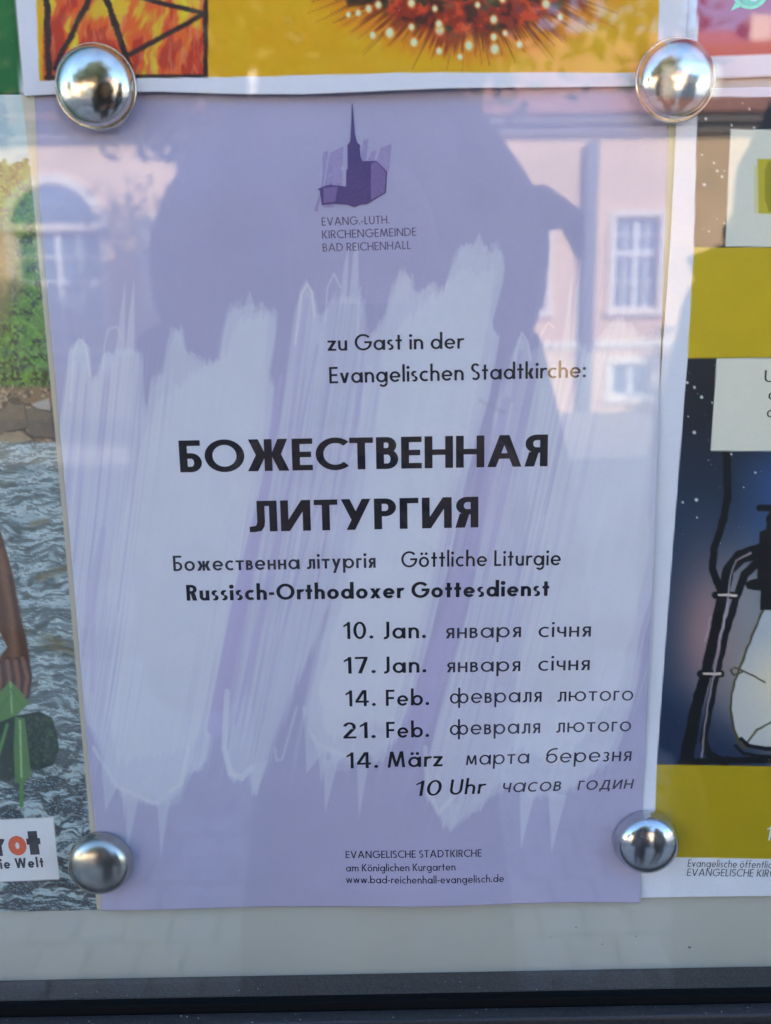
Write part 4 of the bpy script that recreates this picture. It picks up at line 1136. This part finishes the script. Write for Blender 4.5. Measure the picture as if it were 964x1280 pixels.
tr1 = B(859, 113); brn = B(797.5, 1119)
lt = [B(859, 113), B(964, 111), (tr1[0]+.21, tr1[1]+.002)]
lb = [B(797.5, 1119), B(880, 1118), B(964, 1116), (brn[0]+.215, brn[1])]
# left edge bows slightly, so build from three strips of the outline via a warped painter
ltl = [B(845, 113), B(841, 200), B(836, 300), B(829, 400), B(821, 500), B(815.5, 600), B(810.5, 740), B(806, 850), B(801, 980), B(797.5, 1119)]
a_, b_ = lt[-1], lb[-1]
adopt(sheet('paper', ltl, [(a_[0]+(b_[0]-a_[0])*k/9, a_[1]+(b_[1]-a_[1])*k/9) for k in range(10)], d_right, paint_right, .0004, y=-.0006, ft=(0, .26)), rp)
RL = lambda *a, **k: adopt(lettering(*a, **k), rp)
M_ARIAL = ink('print_black', (50, 52, 60))
RL('U', (952.5, 477.5), (966, 477), 15, .12, M_ARIAL, None, -.0006, d_right)
RL('a', (957.5, 499.4), (968, 499), 14.5, .13, M_ARIAL, None, -.0006, d_right)
RL('a', (955.5, 521.2), (966, 521), 14.5, .13, M_ARIAL, None, -.0006, d_right)
RL('1', (955, 1047), (961.5, 1047), 18, .13, M_WINK, None, -.0006, d_right, .1)
RL('Evangelische öffentlich', (857.5, 1080), (967, 1081.5), 9, .115, M_ARIAL, None, -.0006, d_right, .06, .12)
RL('EVANGELISCHE KIRC', (856.5, 1091.3), (967, 1092), 9, .115, M_ARIAL, None, -.0006, d_right, .06, .10)

# ------------------------------------------------------------------ magnets
M_CHROME = material('worn_chrome', (.70, .665, .60), .15, 1.0, noise=(260, .12), bump=(420, .00008, .35))
M_CHROME2 = material('dull_chrome', (.47, .45, .40), .25, 1.0, noise=(260, .14), bump=(420, .00007, .5))
M_CHROME3 = material('grey_chrome', (.55, .55, .56), .16, 1.0, noise=(200, .10), bump=(300, .00006, .3))


def dome(r, hh, plain=False):
    """lathed cap: rolled rim, flank, dome"""
    pr = [(r*.80, 0), (r*.93, .0002), (r*.99, .0010), (r*1.0, .0019), (r*.975, .0026), (r*.955, .0027), (r*.945, .0022), (r*.935, .0022), (r*.930, .0030)]
    if plain: pr = [(r*.90, 0), (r*.985, .0004), (r*1.0, .0012), (r*.985, .0022), (r*.955, .0030)]
    f = .955 if plain else .930
    for k in range(1, 15):
        a = math.pi/2*k/14
        pr.append((r*f*math.cos(a) if k < 14 else 0.0, .0030+(hh-.0030)*math.sin(a)))
    bm = bmesh.new(); seg = 64; rows = []
    for rr, y in pr:
        rows.append([bm.verts.new((rr*math.cos(2*math.pi*k/seg), -y, rr*math.sin(2*math.pi*k/seg))) for k in range(seg)] if rr > 0 else [bm.verts.new((0, -y, 0))])
    for a, b in zip(rows, rows[1:]):
        for k in range(seg):
            k2 = (k+1) % seg
            if len(b) == 1: bm.faces.new((a[k], a[k2], b[0]))
            else: bm.faces.new((a[k], a[k2], b[k2], b[k]))
    bm.faces.new(list(reversed(rows[0])))
    bmesh.ops.recalc_face_normals(bm, faces=bm.faces)
    me = bpy.data.meshes.new('cap'); bm.to_mesh(me); bm.free()
    return me


LB = ['mirror bright chrome domed magnet at the upper left corner of the lavender poster', 'bright chrome domed magnet at the upper right corner of the lavender poster',
      'dull brownish chrome domed magnet at the lower left corner, overlapping the river poster', 'grey chrome domed magnet at the lower right corner beside the yellow band']
for i, ((x, z), (px, py), R_, m, hh) in enumerate(zip(PINS, PIN_PX, (.0133, .0131, .0125, .0126), (M_CHROME, M_CHROME, M_CHROME2, M_CHROME3), (.0088, .0088, .0092, .0096))):
    e = empty('domed_magnet', (x, -.0028 if i < 2 else -.0022, z)); tag(e, LB[i], 'magnet', 'chrome magnets holding the posters')
    me = dome(R_, hh, i > 1); o = link('cap', me, m, e, True)
    MB().tube([(0, .0001, 0), (0, .0012, 0)], R_*.72, 32).build('magnet_core', M_RUB, e)

# ------------------------------------------------------------------ pane
M_GLASS = glass_material('clear_glass', (.985, .995, .99))
MB().box(XL-.001, XR+.001, -.0158, -.0122, ZB+.0002-.001, ZT+.001).build('glass_pane', M_GLASS, case)

gd = MB()
for k in range(150):
    x, z = random.uniform(-.13, .16), random.uniform(1.34, 1.70); q = random.uniform(.00004, .00011)
    gd.box(x-q, x+q, -.0160, -.01585, z-q, z+q)
gd.build('pane_dust', bpy.data.materials['dust'], case)['kind'] = 'stuff'

# ================================================================== PEOPLE (behind the camera, mirrored in the pane)
M_COAT = material('dark_wool_coat', (.030, .030, .038), .9, noise=(40, .2), bump=(300, .002, .5))
M_COAT2 = material('dark_green_parka', (.026, .033, .032), .8, noise=(30, .2), bump=(120, .003, .4))
M_JEANS = material('dark_denim', (.03, .038, .06), .85, noise=(60, .2))
M_SKIN = material('skin', (.42, .25, .18), .5, noise=(40, .06))
M_HAIR = material('brown_curly_hair', (.055, .038, .026), .7, noise=(30, .4), bump=(60, .02, 1))
M_SHOE = material('black_leather', (.02, .02, .02), .4)
M_EYE = material('eye', (.6, .58, .55), .2); M_LIP = material('lip', (.40, .15, .13), .5)


def skin_mesh(name, joints, edges, m, parent, sub=2):
    """joints {key: (x, y, z, rx, ry)}; grows one continuous surface"""
    ks = list(joints); me = bpy.data.meshes.new(name)
    me.from_pydata([joints[k][:3] for k in ks], [(ks.index(a), ks.index(b)) for a, b in edges], [])
    o = link(name, me, m, parent)
    o.modifiers.new('skin', 'SKIN')
    if not me.skin_vertices: pass
    for i, k in enumerate(ks):
        sv = me.skin_vertices[0].data[i]; sv.radius = joints[k][3:5]; sv.use_root = (i == 0)
    o.modifiers['skin'].use_smooth_shade = True
    s = o.modifiers.new('sub', 'SUBSURF'); s.levels = s.render_levels = sub
    return o


def head(parent, x, y, z, k=1.0):
    """face towards +y; returns nothing"""
    bm = bmesh.new(); bmesh.ops.create_uvsphere(bm, u_segments=32, v_segments=24, radius=1)
    for v in bm.verts:
        a = v.co.copy()
        v.co = Vector((a.x*.076, a.y*.096, a.z*.118))
        if a.z < 0: v.co.x *= 1-.28*a.z*a.z; v.co.y *= 1-.10*a.z*a.z
        if a.y > 0: v.co.y *= .94
        fx, fz = a.x, a.z
        v.co.y += .020*math.exp(-(fx/.13)**2-((fz+.12)/.16)**2)*(a.y > .5)         # nose
        v.co.y -= .010*(math.exp(-((fx-.40)/.17)**2-((fz-.08)/.12)**2)+math.exp(-((fx+.40)/.17)**2-((fz-.08)/.12)**2))*(a.y > .3)
        v.co.y += .006*math.exp(-(fx/.35)**2-((fz+.85)/.2)**2)*(a.y > 0)
        v.co *= k; v.co += Vector((x, y, z))
    me = bpy.data.meshes.new('head'); bm.to_mesh(me); bm.free()
    h_ = link('head', me, M_SKIN, parent, True)
    for sx in (-1, 1):
        for nm, dx, dy, dz, r3, mm in (('eye', .030, .083, .010, (.012, .008, .008), M_EYE), ('ear', .076, -.004, -.002, (.008, .020, .032), M_SKIN)):
            b2 = bmesh.new(); bmesh.ops.create_uvsphere(b2, u_segments=12, v_segments=8, radius=1)
            for v in b2.verts: v.co = Vector((v.co.x*r3[0]+sx*dx, v.co.y*r3[1]+dy, v.co.z*r3[2]+dz))*k+Vector((x, y, z))
            m2 = bpy.data.meshes.new(nm); b2.to_mesh(m2); b2.free(); link(nm, m2, mm, h_, True)
    b2 = bmesh.new(); bmesh.ops.create_uvsphere(b2, u_segments=12, v_segments=8, radius=1)
    for v in b2.verts: v.co = Vector((v.co.x*.024, v.co.y*.008+.086, v.co.z*.007-.052))*k+Vector((x, y, z))
    m2 = bpy.data.meshes.new('mouth'); b2.to_mesh(m2); b2.free(); link('mouth', m2, M_LIP, h_, True)


def hand(parent, wrist, palm, fdir, side, curl):
    """palm and five fingers as one skinned chain system, rooted in the palm"""
    W, Pm = Vector(wrist), Vector(palm); f = Vector(fdir).normalized(); sd_ = Vector(side).normalized(); c = Vector(curl).normalized()
    J = {'w': (*W, .021, .017), 'p': (*((W+Pm)/2), .026, .016), 'k': (*Pm, .028, .014)}; E = [('w', 'p'), ('p', 'k')]
    for i, (off, Lf) in enumerate(((-.030, .062), (-.011, .072), (.010, .068), (.029, .054))):
        b = Pm+sd_*off+f*.012; a1 = b+f*Lf*.45+c*.004; a2 = a1+(f*.55+c*.8).normalized()*Lf*.32; a3 = a2+(f*.1+c).normalized()*Lf*.26
        for j, (q, r_) in enumerate(((b, .0092), (a1, .0085), (a2, .0078), (a3, .0066))): J['%d%d' % (i, j)] = (*q, r_, r_)
        E += [('k', '%d0' % i), ('%d0' % i, '%d1' % i), ('%d1' % i, '%d2' % i), ('%d2' % i, '%d3' % i)]
    t0 = (W+Pm)/2-sd_*.022; t1 = t0-sd_*.020+f*.022+c*.004; t2 = t1-sd_*.004+f*.026+c*.012
    J['t0'] = (*t0, .013, .013); J['t1'] = (*t1, .0105, .0105); J['t2'] = (*t2, .0085, .0085); E += [('p', 't0'), ('t0', 't1'), ('t1', 't2')]
    return skin_mesh('hand', J, E, M_SKIN, parent, 1)


# photographer: arms raised, phone in front of the face
px_, py_ = -.005, -.66
ph = empty('person', (px_, py_, -.02)); tag(ph, 'person with big bushy brown hair and dark coat holding up a phone, mirrored mid pane', 'person')
J = {'pel': (0, 0, .98, .15, .11), 'wa': (0, 0, 1.12, .145, .10), 'ch': (0, -.01, 1.30, .175, .12), 'sh': (0, -.01, 1.52, .175, .11), 'nk': (0, 0, 1.60, .11, .09), 'hd': (0, .01, 1.60, .055, .06),
     'ls': (-.205, -.02, 1.55, .085, .085), 'le': (-.185, .10, 1.24, .055, .055), 'lw': (-.085, .30, 1.42, .036, .036),
     'rs': (.150, -.02, 1.55, .075, .075), 're': (.185, .10, 1.24, .055, .055), 'rw': (.095, .30, 1.42, .036, .036),
     'lh': (-.09, 0, .90, .105, .10), 'lk': (-.10, .02, .50, .068, .07), 'la': (-.10, -.01, .10, .046, .05), 'rh': (.09, 0, .90, .105, .10), 'rk': (.10, .02, .50, .068, .07), 'ra': (.10, -.01, .10, .046, .05)}
E_ = [('pel', 'wa'), ('wa', 'ch'), ('ch', 'sh'), ('sh', 'nk'), ('nk', 'hd'), ('sh', 'ls'), ('ls', 'le'), ('le', 'lw'), ('sh', 'rs'), ('rs', 're'), ('re', 'rw'), ('pel', 'lh'), ('lh', 'lk'), ('lk', 'la'), ('pel', 'rh'), ('rh', 'rk'), ('rk', 'ra')]
skin_mesh('body', J, E_, M_COAT, ph)
head(ph, 0, .045, 1.665)
for s_ in (-1, 1):
    bm = bmesh.new(); bmesh.ops.create_uvsphere(bm, u_segments=20, v_segments=12, radius=1)
    for v in bm.verts: v.co = Vector((v.co.x*.048+s_*.105, v.co.y*.14+.05, max(v.co.z, -.55)*.062+.055))
    me = bpy.data.meshes.new('shoe'); bm.to_mesh(me); bm.free(); link('shoe', me, M_SHOE, ph, True)
# bushy hair: a shell of displaced clumps around the crown and sides, open at the face
bm = bmesh.new(); bmesh.ops.create_icosphere(bm, subdivisions=5, radius=1)
from mathutils import noise as mn
for v in bm.verts:
    a = v.co.normalized()
    d = 1+.035*mn.noise(a*2.5)+.022*mn.noise(a*9)+.015*mn.noise(a*28)
    v.co = Vector((a.x*(.192 if a.x > 0 else .192+.022*(1-max(a.z, 0)))*d*(1-.16*max(a.z, 0)**2)-.006, a.y*.160*d, a.z*.190*d-.022))
    if a.y > .35 and abs(a.x) < .62 and a.z < .45:
        v.co.y = min(v.co.y, .03)
    v.co += Vector((0, .02, 1.70))
me = bpy.data.meshes.new('hair'); bm.to_mesh(me); bm.free(); link('hair', me, M_HAIR, ph, True)
# a lock standing off on the right
MB().tube([(.13, .05, 1.71), (.178, .06, 1.722), (.203, .07, 1.708), (.212, .07, 1.672)], [.035, .022, .013, .004], 10).build('hair_lock', M_HAIR, ph, smooth=True)
hand(ph, (-.085, .30, 1.42), (-.062, .345, 1.475), (.15, .0, 1), (-1, 0, .1), (.9, .25, 0))
hand(ph, (.095, .30, 1.42), (.078, .345, 1.475), (-.15, .0, 1), (1, 0, .1), (-.9, .25, 0))
# phone: lens at the camera's place, body behind it
M_PH = material('phone_black', (.012, .012, .014), .25, coat=.5)
c_, s_ = math.cos(PITCH), math.sin(PITCH)
phone = empty('mobile_phone', tuple(CAM+np.array([0, -.0062, 0]))); phone.rotation_euler = (-PITCH, 0, 0)
tag(phone, 'black mobile phone held upright in both hands, mirrored over the dark coat', 'mobile phone')
MB().box(-.037, .037, -.008, 0, -.118, .030).build('phone_body', M_PH, phone, bevel=.003)
MB().box(-.030, .030, .0002, .0022, -.010, .012).build('camera_bar', material('bar_grey', (.08, .08, .085), .3, .6), phone, bevel=.001)

# companion at the right
p2 = empty('person', (.63, -.86, -.02), math.radians(8)); tag(p2, 'tall person in dark hooded parka, mirrored over the lantern poster at right', 'person')
J = {'pel': (0, 0, 1.02, .19, .14), 'wa': (0, 0, 1.18, .20, .14), 'ch': (0, -.01, 1.38, .205, .15), 'sh': (0, -.01, 1.60, .20, .13), 'nk': (0, 0, 1.70, .165, .12), 'hd': (0, .01, 1.70, .06, .06),
     'ls': (-.165, -.01, 1.60, .085, .080), 'le': (-.20, .0, 1.27, .065, .070), 'lw': (-.21, .12, 1.04, .050, .050),
     'rs': (.195, -.01, 1.57, .080, .080), 're': (.28, .0, 1.25, .066, .066), 'rw': (.24, .10, 1.02, .050, .050),
     'lh': (-.10, 0, .94, .11, .11), 'lk': (-.11, .02, .52, .070, .07), 'la': (-.11, -.01, .10, .048, .05), 'rh': (.10, 0, .94, .11, .11), 'rk': (.11, .02, .52, .070, .07), 'ra': (.11, -.01, .10, .048, .05)}
skin_mesh('body', J, E_, M_COAT2, p2)
head(p2, 0, .03, 1.78)
bm = bmesh.new(); bmesh.ops.create_icosphere(bm, subdivisions=4, radius=1)
for v in bm.verts:
    a = v.co.normalized(); d = 1+.04*mn.noise(a*4)
    v.co = Vector((a.x*.155*d, a.y*.15*d, a.z*.185*d))
    if a.z < -.3: v.co.x *= 1.45; v.co.y *= 1.15
    if a.y > .45 and abs(a.x) < .6 and a.z > -.75: v.co.y = min(v.co.y, .02)
    v.co += Vector((0, .0, 1.77))
me = bpy.data.meshes.new('hood'); bm.to_mesh(me); bm.free(); link('hood', me, M_COAT2, p2, True)
hand(p2, (-.21, .12, 1.04), (-.20, .165, .965), (.1, .35, -1), (.3, 1, .2), (.9, 0, -.1))
hand(p2, (.24, .10, 1.02), (.225, .145, .965), (-.1, .35, -1), (-.3, 1, .2), (-.9, 0, -.1))
for sg in (-1, 1):
    bm = bmesh.new(); bmesh.ops.create_uvsphere(bm, u_segments=20, v_segments=12, radius=1)
    for v in bm.verts: v.co = Vector((v.co.x*.052+sg*.115, v.co.y*.15+.05, max(v.co.z, -.55)*.064+.055))
    me = bpy.data.meshes.new('shoe'); bm.to_mesh(me); bm.free(); link('shoe', me, M_SHOE, p2, True)
